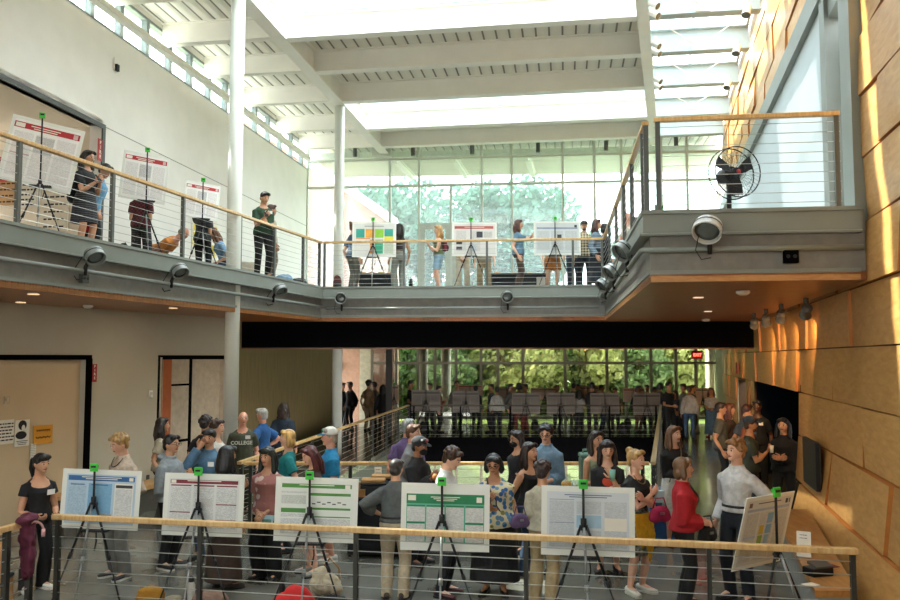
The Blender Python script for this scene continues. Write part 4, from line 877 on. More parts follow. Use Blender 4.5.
        for j, (o, L) in enumerate(((.0175, .04), (.006, .047), (-.0058, .044), (-.017, .034))):
            o *= th; b0 = T_+d*.05*u+lat_*o*u; ang = cu*(.55+.06*j); pts = [b0]; dd = d
            for q in (.45, .32, .25):
                c, s_ = math.cos(ang), math.sin(ang); dd = (d*c+n*s_); pts.append(pts[-1]+dd*L*q*u); ang += cu*.75
            hands.tube(pts, [.0058*u, .0055*u, .005*u, .0038*u], 6)
        b0 = T_+d*.012*u+lat_*th*.015*u; dd = (d*.65+lat_*th*.7+n*.3).normalized(); d2 = (d*.95+lat_*th*.15+n*.4).normalized()
        hands.tube([b0, b0+dd*.026*u, b0+dd*.026*u+d2*.018*u, b0+dd*.026*u+d2*.032*u], [.0085*u, .0072*u, .006*u, .004*u], 6)
    o = bpy.data.objects.new('body', body.mesh('body', skin(a['tone']))); C.objects.link(o); o.parent = R
    FX = MB(); mouthc = a.get('mouth', '#8f4a42')
    JOBS.append((o, vox, 3, hands, Hm, k, [skin(a['tone']), EYEW, EYED, mat(mouthc, .5, 0, .05, 9), hairmat(a['hair'][1])], near))
    def job(mb, name, m, v=1.0, it=3, lab=None):
        c = bpy.data.objects.new(name, mb.mesh(name, m)); C.objects.link(c); c.parent = R
        if lab: c['label'] = lab
        JOBS.append((c, vox*v, it, None, None, k, [m], near)); return c
    def cm(c): return c if not isinstance(c, str) else cloth(c)
    # top
    kind, col = a['top'][:2]; m = cm(col); inf = {'tee': .011, 'polo': .012, 'tank': .006, 'long': .010, 'shirt': .013, 'jacket': .02, 'dress': .009, 'crop': .008, 'hoodie': .02}[kind]
    hem = {'tee': .495, 'polo': .495, 'tank': .54, 'long': .49, 'shirt': .565, 'jacket': .50, 'dress': .50, 'crop': .60, 'hoodie': .51}[kind]
    if a['bottom'][0] == 'skirt': hem = .575
    if len(a['top']) > 2: hem = a['top'][2]
    T = MB(); zs = [z for z in (.495, .53, .565, .6, .65, .7, .735, 0.765, .785) if z > hem+.01]; n = 18
    lo_ = (.012 if a['bottom'][0] != 'skirt' else .03) if hem < .55 else 0
    rr = [tring(hem, inf+.006+lo_, n)]+[tring(z, inf+(lo_ if z < .58 else lo_*.4 if z < .62 else 0), n) for z in zs]+[tring(.806, inf*.8, n), tring(.832, inf*.45, n)]
    nk = a.get('neck', {'tank': .06, 'dress': .06, 'tee': .022, 'crop': .06, 'long': .015}.get(kind, .008))
    for i in range(-3, 0):
        rr[i] = [p-U.to_3x3() @ V((0, 0, nk*k*(.35, .7, 1.)[i+3]*max(0, -math.sin(2*PI*j/n))**1.5)) for j, p in enumerate(rr[i])]
    if kind in ('shirt', 'polo', 'jacket', 'hoodie'): rr.append([p-U.to_3x3() @ V((0, 0, 1.5*nk*k*max(0, -math.sin(2*PI*j/n))**1.5)) for j, p in enumerate(tring(.853, inf*.75, n))])
    T.loft(rr)
    sl = {'tee': .62, 'polo': .62, 'tank': 0, 'long': 2, 'shirt': 2, 'jacket': 2, 'dress': .35, 'crop': .5, 'hoodie': 2}[kind]
    if len(a['top']) > 3: sl = a['top'][3]
    for s, S, E, T_, d, name in arms:
        wr = max(.9, min(1.25, w)); g = inf*k+.003
        if sl > 0:
            if sl <= 1: e = S.lerp(E, sl); pts = [up(s*.045, .004, .782), S, S.lerp(E, sl*.6), e]; rs = [.029*k+g*.5, .032*k*wr+g, .032*k*wr+g, .033*k*wr+g]
            else:
                f = sl-1; e = E.lerp(T_, f*.93); pts = [up(s*.045, .004, .782), S, S.lerp(E, .5), E, E.lerp(T_, .35*f), e]; rs = [.029*k+g*.5, .032*k*wr+g, .03*k*wr+g, .0255*k*wr+g, .025*k*wr+g, .018*k+g*(1.3 if f > .8 else 1.6)]
            T.tube(pts, rs, 10)
    tname = {'tee': 'tee_shirt', 'polo': 'polo_shirt', 'tank': 'tank_top', 'long': 'sweater', 'shirt': 'shirt', 'jacket': 'jacket', 'dress': 'dress', 'crop': 'top', 'hoodie': 'hoodie'}[kind]
    if kind == 'hoodie': T.ell(up(0, .06, .835), (.06*k, .045*k, .03*k))
    job(T, tname, m, 1.1)
    # bottom
    kind, col = a['bottom'][:2]; m = cm(col); B = MB(); lw = a['bottom'][2] if len(a['bottom']) > 2 else 1.
    if kind in ('pants', 'shorts', 'wide'):
        B.loft([tring(z, .006, 16) for z in (.50, .535, .575, .6)][0:0]+[[p-V((0, 0, .02*k)) for p in tring(.475, .002, 16)]]+[tring(z, .008+.003*(z < .56), 16) for z in (.475, .50, .535, .575, .6)])
        for s, Hj, Kn, A, ft in legs:
            if kind == 'shorts': e = Hj.lerp(Kn, .86); B.tube([Hj, Hj.lerp(Kn, .35), e], [.058*k*w**.6, .056*k*w**.6*lw, .053*k*w**.4*lw], 12)
            else:
                hw = lw*(1.7 if kind == 'wide' else 1.)
                e = A+V((0, 0, -.03*k)); B.tube([Hj, Hj.lerp(Kn, .35), Kn, Kn.lerp(A, .5), A.lerp(e, .5), e], [.058*k*w**.6, .054*k*w**.6, .042*k*w**.4*max(1, hw*.85), .039*k*hw, .034*k*hw, .036*k*hw], 12)
        job(B, {'pants': 'trousers', 'shorts': 'shorts', 'wide': 'wide_trousers'}[kind], m, 1.1)
        if len(a['bottom']) > 3:
            Q = MB(); Q.loft([tring(.585, .012, 20), tring(.585, .017, 20), tring(.6, .017, 20), tring(.6, .012, 20)], False); Q.build('belt', mat(a['bottom'][3], .5), R, True, False)
    elif kind == 'skirt':
        hz_ = lw; rs = []
        mid = (legs[0][3]+legs[1][3])/2
        for t in (0, .15, .35, .6, .85, 1):
            z = lerp(.605, hz_, t); c = V((mid.x*t*.6, mid.y*t*.6, 0)); f = lerp(.0, .03 if hz_ > .2 else .045, t)
            q = tring(max(z, .52), .014+f, 20); rs.append([V((p.x, p.y, p.z if z >= .52 else z*k))+c for p in q])
        B.loft(rs[::-1]); job(B, 'skirt', m, 1.1)
    # shoes
    if a['shoes']:
        sm = mat(a['shoes'], .5, 0, .1, 12); sole = mat(a['sock'] or '#1a1a1a', .6, 0, .05, 9)
        for s, Hj, Kn, A, ft in legs:
            up_ = V((0, 0, 1)); latv = ft.cross(up_)
            base = V((A.x, A.y, A.z-.045*k))
            def sr(q, z, hw, hh): return [base+ft*q*k+up_*(z+hh*math.sin(2*PI*i/12))*k+latv*hw*math.cos(2*PI*i/12)*k for i in range(12)]
            sh = MB().loft([sr(-.042, .03, .014, .018), sr(-.035, .03, .022, .024), sr(0, .032, .024, .027), sr(.04, .026, .026, .02), sr(.085, .022, .029, .014), (sr(.112, .02, .024, .011)), sr(.122, .018, .013, .007)]).build('shoe', sm, R, True, False)
            so_ = MB().loft([[base+ft*q*k+latv*hw*c*k+V((0, 0, z*k)) for q, hw, c in ((-.043, .016, 1), (-.02, .025, 1), (.05, .027, 1), (.09, .031, 1), (.118, .02, 1), (.126, .0, 1), (.118, .02, -1), (.09, .031, -1), (.05, .027, -1), (-.02, .025, -1), (-.043, .016, -1))] for z in (.001, .013)]).build('sole', sole, sh, False, False)
    # hair
    st, hc = a['hair']; hm = hairmat(hc); Hh = MB(); rr = random.Random(len(PEOPLE)+3)
    if st in ('short', 'curly', 'pony', 'bun', 'bob', 'long', 'wavy', 'crop', 'mop'):
        th = {'crop': .95, 'curly': 1.06, 'mop': 1.06}.get(st, 1.0)
        Hh.ell((0, .012 if th > 1 else .0095, .021), (.0525*th, .0565 if th > 1 else .058, .0545*th), None, 16, 10)
        Hh.ell((0, .03, -.012), (.044, .034, .04), None, 12, 8)
        for s in (-1, 1): Hh.ell((s*.022, -.035, .052), (.03, .022, .016), Matrix.Rotation(s*.4, 3, 'Y'), 10, 6)
    if st in ('curly', 'mop'):
        for i in range(46):
            u = rr.uniform(-.25, 1); q = rr.uniform(0, 2*PI); sn = math.sqrt(1-u*u)
            if u < .45 and math.sin(q) < -.35: continue
            Hh.ell((.052*sn*math.cos(q), .009+.058*sn*math.sin(q), .02+.055*u), (.014,)*3, None, 7, 5)
    if st == 'bob':
        for s in (-1, 1): Hh.tube([(s*.03, .0, .05), (s*.049, .008, .0), (s*.053, .008, -.045), (s*.047, .008, -.07)], [.018, .02, .022, .012], 8)
        Hh.ell((0, .035, -.03), (.05, .032, .048))
    if st in ('long', 'wavy'):
        Hh.tube([(0, .03, .03), (0, .045, -.03), (0, .05, -.09), (0, .045, -.14 if st == 'wavy' else -.17)], [.05, .052, .056, .03], 12, flat=.6)
        for s in (-1, 1): Hh.tube([(s*.03, -.012, .05), (s*.05, .0, .0), (s*.056, -.002, -.05), (s*.058, -.008, -.10), (s*.05, -.004, -.14)], [.016, .018, .02, .022, .008], 8)
        for s in (-1, 1): Hh.tube([(s*.03, .01, .045), (s*.047, .024, .0), (s*.048, .03, -.06), (s*.045, .028, -.13)], [.02, .024, .026, .012], 8)
        if st == 'wavy':
            for i in range(24): Hh.ell((rr.uniform(-.06, .06), rr.uniform(.03, .07), rr.uniform(-.14, 0)), (.016, .014, .02), None, 7, 5)
    if st == 'pony': Hh.tube([(0, .055, .025), (0, .085, .01), (0, .09, -.05), (0, .075, -.13)], [.018, .026, .026, .006], 10)
    if st == 'bun': Hh.ell((0, .048, .062), (.027, .026, .024))
    if st == 'bald':
        Hh.ell((0, .017, -.004), (.0515, .049, .04), None, 14, 8)
    if a.get('fringe'): Hh.ell((0, -.0415, .04), (.038, .0145, .018), Matrix.Rotation(.35, 3, 'X'))
    if a.get('beard'):
        Hh.ell((0, -.03, -.052), (.03, .026, .018)); 
    if Hh.v: Hh.xf(Hm); job(Hh, 'hair', hm, .85, 2)
    # accessories
    for e in a['extra']:
        if e[0] == 'cap':
            c = MB(); c.ell((0, .006, .03), None, None, 18, 10, lambda p: V((p.x*.056, p.y*.063, max(-.008, p.z*.052)))); c.xf(Hm); cp = c.build('cap', cloth(e[1]), R, True, False)
            b = MB(); bm_ = cloth(e[2] if len(e) > 2 else e[1]); bw = e[3] if len(e) > 3 else 0
            b.loft([[Matrix.Rotation(bw, 3, 'Z') @ V((.048*math.cos(t)*sx, -.035-.062*math.sin(t)*sy, .026-.012*math.sin(t)+dz)) for t in [PI*i/10 for i in range(11)]] for sx, sy, dz in ((1, 1, 0), (1, 1, .005))]); b.xf(Hm); b.build('cap_brim', bm_, cp, True, False)
            if len(e) > 4: c = MB(); c.ell((0, -.053, .05), (.02, .006, .014)); c.xf(Hm); c.build('cap_emblem', mat(e[4], .7), cp, True, False)
        elif e[0] == 'glasses':
            g = MB()
            for s in (-1, 1):
                c = V((s*.0185, -.062, .004)); g.tube([c+V((.0145*math.cos(2*PI*i/12), .0, .011*math.sin(2*PI*i/12))) for i in range(13)], .0018, 5); g.tube([c+V((s*.0145, 0, .002)), (s*.047, -.02, .004), (s*.047, .004, 0)], .0016, 5)
            g.tube([(-.004, -.0625, .006), (.004, -.0625, .006)], .0016, 5); g.xf(Hm); g.build('glasses', BK if len(e) < 2 else mat(e[1], .4), R, True, False)
        elif e[0] == 'mask':
            c = MB(); c.ell((0, -.034, -.032), (.036, .033, .03)); c.xf(Hm); c.build('face_mask', cloth('#141416'), R, True, False)
        elif e[0] == 'badge':
            x, z = e[1], e[2]; c = MB(); 
            y = min(p.y for p in [U.inverted() @ q for q in tring(z, inf+.004, 24)])/k
            c.box((0, 0, 0), (.085, .005, .06), U.to_3x3()); c.xf(Matrix.Translation(up(x, y-.002, z))); c.build('name_badge', mat(e[3] if len(e) > 3 else '#e8e6e0', .6, 0, .03, 9), R, False, False)
        elif e[0] == 'strap':
            s = e[1]; c = MB(); pts = []
            for i in range(9):
                t = i/8; z = lerp(.83, .54, t); q = tring(z, inf+.006, 32); x = lerp(s*.055, -s*.085, t); fr = [p for p in q if (U.inverted() @ p).y < .01]; pts.append(min(fr, key=lambda p: abs((U.inverted() @ p).x-x*k)))
            c.tube(pts, .009, 6); c.build('bag_strap', cloth(e[2]), R, True, False)
        elif e[0] == 'wrap':
            W_ = MB(); rs = [tring(.57, .022, 24), tring(.545, .035, 24), tring(.52, .04, 24)]; W_.loft(rs); cm_ = cloth(e[1])
            for x0, x1, zb in ((-.10, -.02, .34), (-.02, .05, .24)):
                W_.loft([[up(x0-.01, -.095, .56), up(x1+.01, -.10, .56), up(x1, -.082, .56), up(x0, -.08, .56)], [up(x0-.03, -.12, .42), up(x1+.02, -.125, .42), up(x1, -.108, .42), up(x0, -.105, .42)], [up(lerp(x0, x1, .4), -.115, zb), up(lerp(x0, x1, .6), -.118, zb), up(lerp(x0, x1, .6), -.108, zb), up(lerp(x0, x1, .4), -.106, zb)]])
            W_.ell(up(.03, -.12, .555), (.035, .03, .03)); job(W_, 'tied_wrap', cm_, .9, 2, 'yellow jacket knotted round the waist')
        elif e[0] == 'print':
            y = min(p.y for p in [U.inverted() @ q for q in tring(e[2], inf+.004, 24)])/k
            Mx = U @ Matrix.Translation(V((0, y-.004, e[2]-.525))*k) @ FACE
            text(e[1], e[3], Mx, mat('#d8d6cc', .8), R, 'shirt_lettering')
        elif e[0] == 'beads': MB().tube([up(.05*math.cos(t), -.03-.045*abs(math.sin(t)), .835-.06*math.sin(t)) for t in [PI*i/10 for i in range(11)]], .005, 5).build('necklace', mat(e[1], .4, .6), R, True, False)
        elif e[0] == 'logo': c = MB(); y = min(p.y for p in [U.inverted() @ q for q in tring(e[2], inf+.004, 24)])/k; c.ell(up(0, y, e[2]), (.07, .006, .06)); c.build('shirt_print', mat(e[1], .7), R, True, False)
    PEOPLE.append(R); a['R'] = R
    R['_h'] = 0; del R['_h']
    HAND[R.name] = [(Matrix.Translation(loc) @ Matrix.Rotation(face, 4, 'Z')) @ t[3] for t in arms]
    return R
HAND = {}
def finish_people():
    bpy.context.view_layer.update()
    for j in JOBS:
        o = j[0]; m = o.modifiers.new('r', 'REMESH'); m.mode = 'VOXEL'; m.voxel_size = j[1]; m.adaptivity = 0; m.use_smooth_shade = True
        s = o.modifiers.new('s', 'SMOOTH'); s.factor = .5; s.iterations = j[2]
    bpy.context.view_layer.update(); dg = bpy.context.evaluated_depsgraph_get()
    for o, vox, it, hands, Hm, k, mats, near in JOBS:
        me = bpy.data.meshes.new_from_object(o.evaluated_get(dg)); o.modifiers.clear(); old = o.data
        if hands is not None:
            mb = MB(); mb.v = [v.co.copy() for v in me.vertices]; mb.f = [list(p.vertices) for p in me.polygons]; mb.mi = [0]*len(mb.f)
            bvh = BVHTree.FromPolygons([tuple(v) for v in mb.v], mb.f); mb.merge(hands); H3 = Hm.to_3x3()
            def on(x, z, out=0.):
                o_ = Hm @ V((x, -.2, z)); d = (H3 @ V((0, 1, 0))).normalized(); hit = bvh.ray_cast(o_, d)
                p = hit[0] if hit[0] is not None else Hm @ V((x, -.05, z)); return p-d*out*k
            Rh = H3.normalized()
            for s in (-1, 1):
                p = on(s*.0185, .004); mb.ell(p, (.009*k, .003*k, .005*k), Rh, 8, 6, None, 1); mb.ell(on(s*.0185, .004, .0018), (.0058*k, .0028*k, .0052*k), Rh, 8, 6, None, 2)
                mb.tube([on(s*.009, .0165), on(s*.019, .0195, .001), on(s*.029, .0155)], [.0028*k, .0036*k, .002*k], 5, 4)
            mb.tube([on(-.015, -.033), on(-.006, -.0325, .001), on(.006, -.0325, .001), on(.015, -.033)], [.002*k, .005*k, .005*k, .002*k], 6, 3)
            me2 = mb.mesh(o.name, mats); bpy.data.meshes.remove(me); me = me2
        else:
            me.materials.clear(); [me.materials.append(m) for m in mats]
        me.polygons.foreach_set('use_smooth', [True]*len(me.polygons)); o.data = me; bpy.data.meshes.remove(old)
# ------------------------------------------------------------------ the people
P = person; FWD = 0
fl_pat = pattern('floral', '#cfc4a0', ('#2f5f97', '#7f7a3c', '#5f86a8')); pink_pat = pattern('floral', '#a87068', ('#a87068', '#a87068', '#d9c2b8'), .7); grey_pat = pattern('floral', '#6d6f66', ('#3b3d3a', '#8f8f84', '#4f524c'), 1.4)
plaid = pattern('plaid', '#4a4438', ('#a89878', '#c9bc9c')); redplaid = pattern('plaid', '#26171a', ('#6d2230', '#3a1a20')); pin = pattern('stripe', '#16171a', ('#45464a',), 1.6)
# --- front of the ground floor
P(42, 455, 1.53, 'woman in a black jumpsuit with a ponytail leaning on the front railing corner', face=50, head=(12, 0), lean=6, top=('dress', '#121214'), bottom=('wide', '#131315', .8), hair=('pony', '#17120f'), fringe=1, sex='f', tone='light', arms=('rail', 'rail'), shoes='#dad6cc', sock='#e2ded4', extra=(('badge', .05, .735), ))
P(122, 434, 1.71, 'blond man in a beige shirt looking down behind the blue headed poster', face=-35, head=(-10, 18), top=('shirt', '#b3a08d', .5), bottom=('pants', '#6f6f69', 1.25), hair=('mop', '#a07d4c'), tone='fair', arms=('front', (.12, -.1, .6)), shoes='#1b1b1d', sock='#d8d4ca', extra=(('beads', '#2a2a2a'), ))
P(172, 436, 1.64, 'man with glasses in a grey hoodie facing right behind the maroon headed poster', face=75, top=('hoodie', '#8f979b'), bottom=('pants', '#17181b'), hair=('short', '#15110f'), tone='light', arms=('front', 'phone'), shoes='#1a1a1a', sock='#d4d0c8', extra=(('glasses',), ))
P(209, 433, 1.68, 'laughing man in a denim blue shirt with a hand raised to his cheek', face=-12, head=(10, 4), top=('shirt', '#53758f', .5), bottom=('pants', '#2f4868'), hair=('short', '#17130f'), fringe=1, tone='light', arms=('face', 'belly'), extra=(('badge', .06, .74), ), D=11.0)
P(228, 447, 1.6, 'woman with long black hair in a navy top seen from behind, in a brown skirt', face=140, top=('long', '#22303d'), bottom=('skirt', '#3a2a20', .06), hair=('long', '#0f0e0f'), sex='f', arms=('down', 'phone'), shoes='#2a1d16')
P(206, 419, 1.7, 'person in a black tee with a backpack turned away behind the laughing man', face=165, top=('tee', '#16171a'), bottom=('pants', '#24262a'), hair=('curly', '#1d130d'), tone='light', arms=('down', 'down'), D=13.2)
P(218, 423, 1.68, 'curly haired man in a white top in profile beside the column', face=80, top=('tee', '#cdcac2'), bottom=('pants', '#33312e'), hair=('curly', '#3a2417'), tone='fair', D=12.6)
P(163, 426, 1.65, 'person in a beige top half hidden at the edge of the doorway', face=110, top=('tee', '#a39881'), bottom=('pants', '#3a3a38'), hair=('long', '#241a14'), sex='f', D=13.4)
P(243, 410, 1.7, 'older man in an olive college tee standing by the column', face=8, head=(15, 0), top=('tee', '#3f4230'), bottom=('pants', '#3d3d2c'), hair=('bald', '#b9b3a6'), tone='pink', w=1.15, belly=.02, extra=(('badge', .06, .755), ('print', 'COLLEGE', .70, .085)), D=14.2)
P(262, 407, 1.72, 'grey haired man in a royal blue polo with a hand on his hip', face=-115, top=('polo', '#1f5288'), bottom=('pants', '#22262c'), hair=('crop', '#a9a69e'), tone='pink', arms=('hip', 'hip'), w=1.05, D=14.8)
P(284, 401, 1.7, 'woman in a dark denim jacket with a long braid walking away by the olive wall', face=175, top=('jacket', '#1d2b38'), bottom=('pants', '#1f3246'), hair=('wavy', '#2a1a10'), sex='f', extra=(('strap', -1, '#4a211c'), ), D=17.0)
P(268, 448, 1.55, 'woman with green streaked black hair in a pink patterned shirt', face=-14, head=(-8, 6), top=('tee', pink_pat), bottom=('wide', '#121314'), hair=('long', '#191d12'), fringe=1, sex='f', tone='light', w=1.12, arms=('frontlow', 'frontlow'), shoes='#121212')
P(287, 437, 1.63, 'blond woman in a teal top facing left behind the pink shirt', face=-78, top=('tee', '#157a7a'), bottom=('pants', '#23262b'), hair=('bob', '#c69a58'), sex='f', tone='fair', arms=('belly', 'down'), D=11.4)
P(312, 457, 1.55, 'woman with dark red hair behind the white poster with green bars', face=-60, head=(0, 20), top=('long', '#3d2b2c'), bottom=('shorts', '#3a3a3a'), hair=('long', '#4d1a18'), sex='f', tone='fair', arms=('phone', 'phone'), shoes='#8a8f8a', D=10.2)
P(329, 433, 1.7, 'man in a bright blue polo and a white cap facing left', face=-70, top=('polo', '#2182b0'), bottom=('shorts', '#232c3c'), hair=('short', '#8d8473'), tone='pink', w=1.12, belly=.02, arms=('front', 'front'), shoes='#d5d2ca', sock='#e0ddd5', extra=(('cap', '#d8d6ce', '#4a86a8', 0, '#2f7f6a'), ), D=10.9)
P(396, 460, 1.5, 'man in a charcoal grey shirt and khaki trousers seen from behind, hand on hip', face=172, head=(0, 10), top=('shirt', '#5d605f', .555, 1.7), bottom=('pants', '#b5a58a', 1.2, '#1f1a16'), hair=('crop', '#2e2620'), tone='light', arms=('down', 'hip'), w=1.18, shoes='#3a2e24')
P(408, 428, 1.74, 'grey haired man in a purple shirt turned to the stairwell', face=165, top=('polo', '#5f4a72'), bottom=('pants', '#3b3a3c'), hair=('crop', '#8f8f8c'), tone='pink', w=1.12, D=12.0)
P(414, 430, 1.7, 'brown haired boy in a grey shirt looking right', face=70, top=('shirt', '#777778', .5), bottom=('pants', '#2c2c30'), hair=('short', '#5c3820'), tone='fair', D=11.5)
P(419, 451, 1.6, 'person in a black cap and lowered black mask by the food table', face=60, head=(5, 8), top=('jacket', '#1a1a1c'), bottom=('pants', '#1f1f22'), hair=('short', '#1a1411'), tone='brown', arms=('phone', 'phone'), extra=(('cap', '#26272a', '#26272a', 0, '#b5565a'), ('mask',)), D=10.7)
P(450, 449, 1.63, 'curly haired man in a white shirt looking down behind the bright green poster', face=72, head=(0, 22), lean=4, top=('shirt', '#bfc0be', .56, 1.8), bottom=('pants', '#20242b', .95, '#1a1a1a'), hair=('mop', '#3d2717'), tone='fair', arms=('phone', 'phone'), shoes='#4a1c1c', extra=(('badge', -.04, .72), ), D=9.3)
P(494, 454, 1.55, 'woman in a blue floral blouse and glasses looking at her phone', face=-8, head=(-4, 18), top=('tee', fl_pat, .47, .95), bottom=('skirt', '#131416', .1), hair=('bob', '#151213'), sex='f', tone='tan', w=1.35, belly=.01, arms=('phone', 'belly'), shoes='#151515', extra=(('glasses',), ('strap', -1, '#4c3d4e')))
P(517, 441, 1.62, 'person in glasses and a black face mask behind the smiling woman', face=-55, head=(-5, 5), top=('tee', '#17171a'), bottom=('pants', '#1d1e22'), hair=('bob', '#20140f'), tone='light', extra=(('glasses',), ('mask',)), D=11.4)
P(530, 453, 1.58, 'smiling dark haired woman in a black tank top', face=42, head=(5, 0), top=('tank', '#17181b'), bottom=('pants', '#2a405c', 1.15), hair=('long', '#2b1a12'), sex='f', tone='light', arms=('down', 'front'), shoes='#1c1c1f', D=10.2)
P(546, 433, 1.72, 'curly haired man with glasses in a light denim shirt leaning on the table', face=-15, head=(0, 14), top=('shirt', '#6f8ca2', .5, 1.75), bottom=('pants', '#2d3440'), hair=('mop', '#1d1512'), tone='fair', arms=((.2, -.06, .6), 'front'), extra=(('glasses',), ), D=11.3)
P(543, 462, 1.5, 'short haired woman in a cream top and khaki trousers seen from behind', face=150, top=('tee', '#b8b19c', .52, .9), bottom=('pants', '#a8946f', 1.35), hair=('curly', '#33201a'), sex='f', tone='light', arms=('front', 'front'), shoes='#3a2018')
P(597, 446, 1.62, 'woman in a sage green tank beside the green drink dispenser', face=25, top=('tank', '#8a9272'), bottom=('pants', '#39424a'), hair=('long', '#2a1d14'), sex='f', tone='light', arms=('front', 'down'), D=11.3)
P(607, 446, 1.6, 'woman with dark fringe in a black top with an orange print', face=-8, head=(6, 8), top=('tee', '#17171a'), bottom=('skirt', '#1b1c1f', .2), hair=('wavy', '#181214'), fringe=1, sex='f', tone='fair', arms=('belly', (.03, -.14, .74)), extra=(('logo', '#c9492e', .70), ), shoes='#2a1d18', D=10.3)
P(636, 451, 1.58, 'blond woman in a black tee with a yellow jacket tied at her waist, arms crossed', face=35, head=(15, 0), top=('tee', '#131517', .56), bottom=('skirt', grey_pat, .28), hair=('bun', '#b08a50'), sex='f', tone='fair', arms=('cross', 'cross2'), shoes='#cfcbbd', sock='#b9b5a6', extra=(('wrap', '#d9a51e'), ('beads', '#8a6a3a')))
P(674, 427, 1.65, 'long haired woman in a black sweater and white skirt behind the red jacket', face=15, head=(18, 0), top=('long', '#111214', .56), bottom=('skirt', '#b9b5aa', .25), hair=('long', '#5c3a20'), sex='f', tone='fair', arms=('belly', 'front'), extra=(('strap', 1, '#6a5a44'), ))
P(684, 459, 1.55, 'woman in a red jacket and black trousers facing the man in the white shirt', face=80, head=(5, -3), top=('jacket', '#a81620', .52), bottom=('pants', '#141416', 1.2), hair=('bob', '#6a4a2e'), sex='f', tone='fair', arms=('front', 'front'), shoes='#141414', extra=(('strap', -1, '#141414'), ))
P(735, 441, 1.72, 'fair haired man in a white shirt and dark jeans facing left by the tilted poster', face=-48, head=(-18, -3), top=('shirt', '#c4c3bf', .555), bottom=('pants', '#1d232b', 1.1, '#15110e'), hair=('wavy', '#8d6236') if 0 else ('mop', '#8d6236'), tone='fair', arms=('down', 'back'), shoes='#161616', extra=(('badge', .055, .73, '#b9b9b2'), ))
# --- by the alcove on the right
P(721, 402, 1.74, 'tall man in a grey green tee with hands behind his back at the alcove', face=75, top=('tee', '#4e4d42'), bottom=('pants', '#161a20'), hair=('short', '#2d1c14'), tone='light', D=16.3)
P(730, 404, 1.68, 'woman with auburn hair just behind the tall man at the alcove', face=70, top=('long', '#3a2b22'), bottom=('pants', '#1c1f24'), hair=('long', '#5a2a18'), sex='f', tone='fair', D=17.0)
P(747, 405, 1.72, 'man in a slate tee turned away at the alcove', face=120, top=('tee', '#3f4850'), bottom=('pants', '#1b1d20'), hair=('short', '#3d1f16'), tone='light', D=16.0)
P(757, 405, 1.75, 'man in black with a white badge deep in the alcove', face=-30, top=('tee', '#121316'), bottom=('pants', '#131417'), hair=('short', '#120f0e'), tone='dark', extra=(('badge', .05, .74), ), D=16.9)
P(748, 416, 1.65, 'bald man in a rust orange shirt at the alcove', face=60, top=('tee', '#8a4a2e'), bottom=('pants', '#2a2622'), hair=('bald', '#5a4030'), tone='tan', D=14.9)
P(751, 432, 1.68, 'bearded man in a blue cap holding a cup at the alcove', face=75, top=('tee', '#33382c'), bottom=('pants', '#22252a'), hair=('short', '#4a3020'), beard=1, tone='tan', arms=('phone', 'down'), extra=(('cap', '#2f4254'), ), D=13.2)
P(783, 430, 1.65, 'woman with long black hair in black by the dark alcove entrance', face=-35, top=('jacket', '#0f0f11'), bottom=('pants', '#101113'), hair=('long', '#0d0c0c'), sex='f', tone='light', arms=('belly', 'belly'), D=13.3)
# --- upper gallery, left
G = dict(z0=ZU)
P(88, 151, 1.63, 'woman in a black dress with a black backpack on the upper left gallery', face=70, head=(0, 10), top=('tee', '#1b1b1d'), bottom=('skirt', pin, .3), hair=('long', '#19120f'), sex='f', tone='light', arms=('phone', 'phone'), shoes='#1a1a1a', D=12.6, **G)
P(107, 167, 1.62, 'man in a light blue shirt bending by the gallery rail', face=75, lean=22, head=(0, 10), top=('polo', '#6fa2c4'), bottom=('pants', '#17181b'), hair=('short', '#1c1410'), tone='light', arms=('frontlow', 'frontlow'), D=13.2, **G)
P(143, 163, 1.66, 'person in a maroon checked top hidden behind the middle gallery poster', face=180, top=('tee', redplaid), bottom=('wide', pin, .9), hair=('short', '#2a1a14'), arms=('front', 'front'), D=15.1, **G)
P(190, 221, 1.7, 'person in an orange shirt crouching over bags on the gallery floor', face=80, pz=.24, lean=62, head=(0, -25), top=('tee', '#c9823f'), bottom=('pants', '#4a4038'), hair=('bald', '#8a6a50'), tone='pink', arms=((.09, -.1, .36), (.09, -.13, .34)), feet=((-.08, .06), (.08, -.02)), D=15.4, **G)
P(204, 188, 1.66, 'person in black striped clothes behind the gallery poster nearest the column', face=170, top=('tee', pin), bottom=('pants', '#15161a'), hair=('short', '#2a1a14'), arms=('front', 'raise'), D=16.9, **G)
P(211, 228, 1.62, 'person in a pale blue top kneeling on the gallery beside the column', face=-60, pz=.26, lean=25, top=('tee', '#7fa3c2'), bottom=('pants', '#1d2a40'), hair=('long', '#6a4024'), sex='f', tone='fair', arms=('front', 'front'), feet=((-.08, .1), (.08, .0)), D=17.1, **G)
P(264, 192, 1.74, 'man in a dark green tee reading a phone at the end of the gallery', face=32, head=(8, 20), top=('tee', '#27452f'), bottom=('pants', '#17181a'), hair=('short', '#14100e'), tone='light', arms=('phone', 'belly'), extra=(('badge', .055, .755), ), D=16.3, **G)
P(272, 201, 1.65, 'person in a pale tee standing just behind the man in dark green', face=120, top=('tee', '#b9ac98'), bottom=('pants', '#8a7d6a'), hair=('short', '#4a2d1c'), tone='tan', D=17.3, **G)
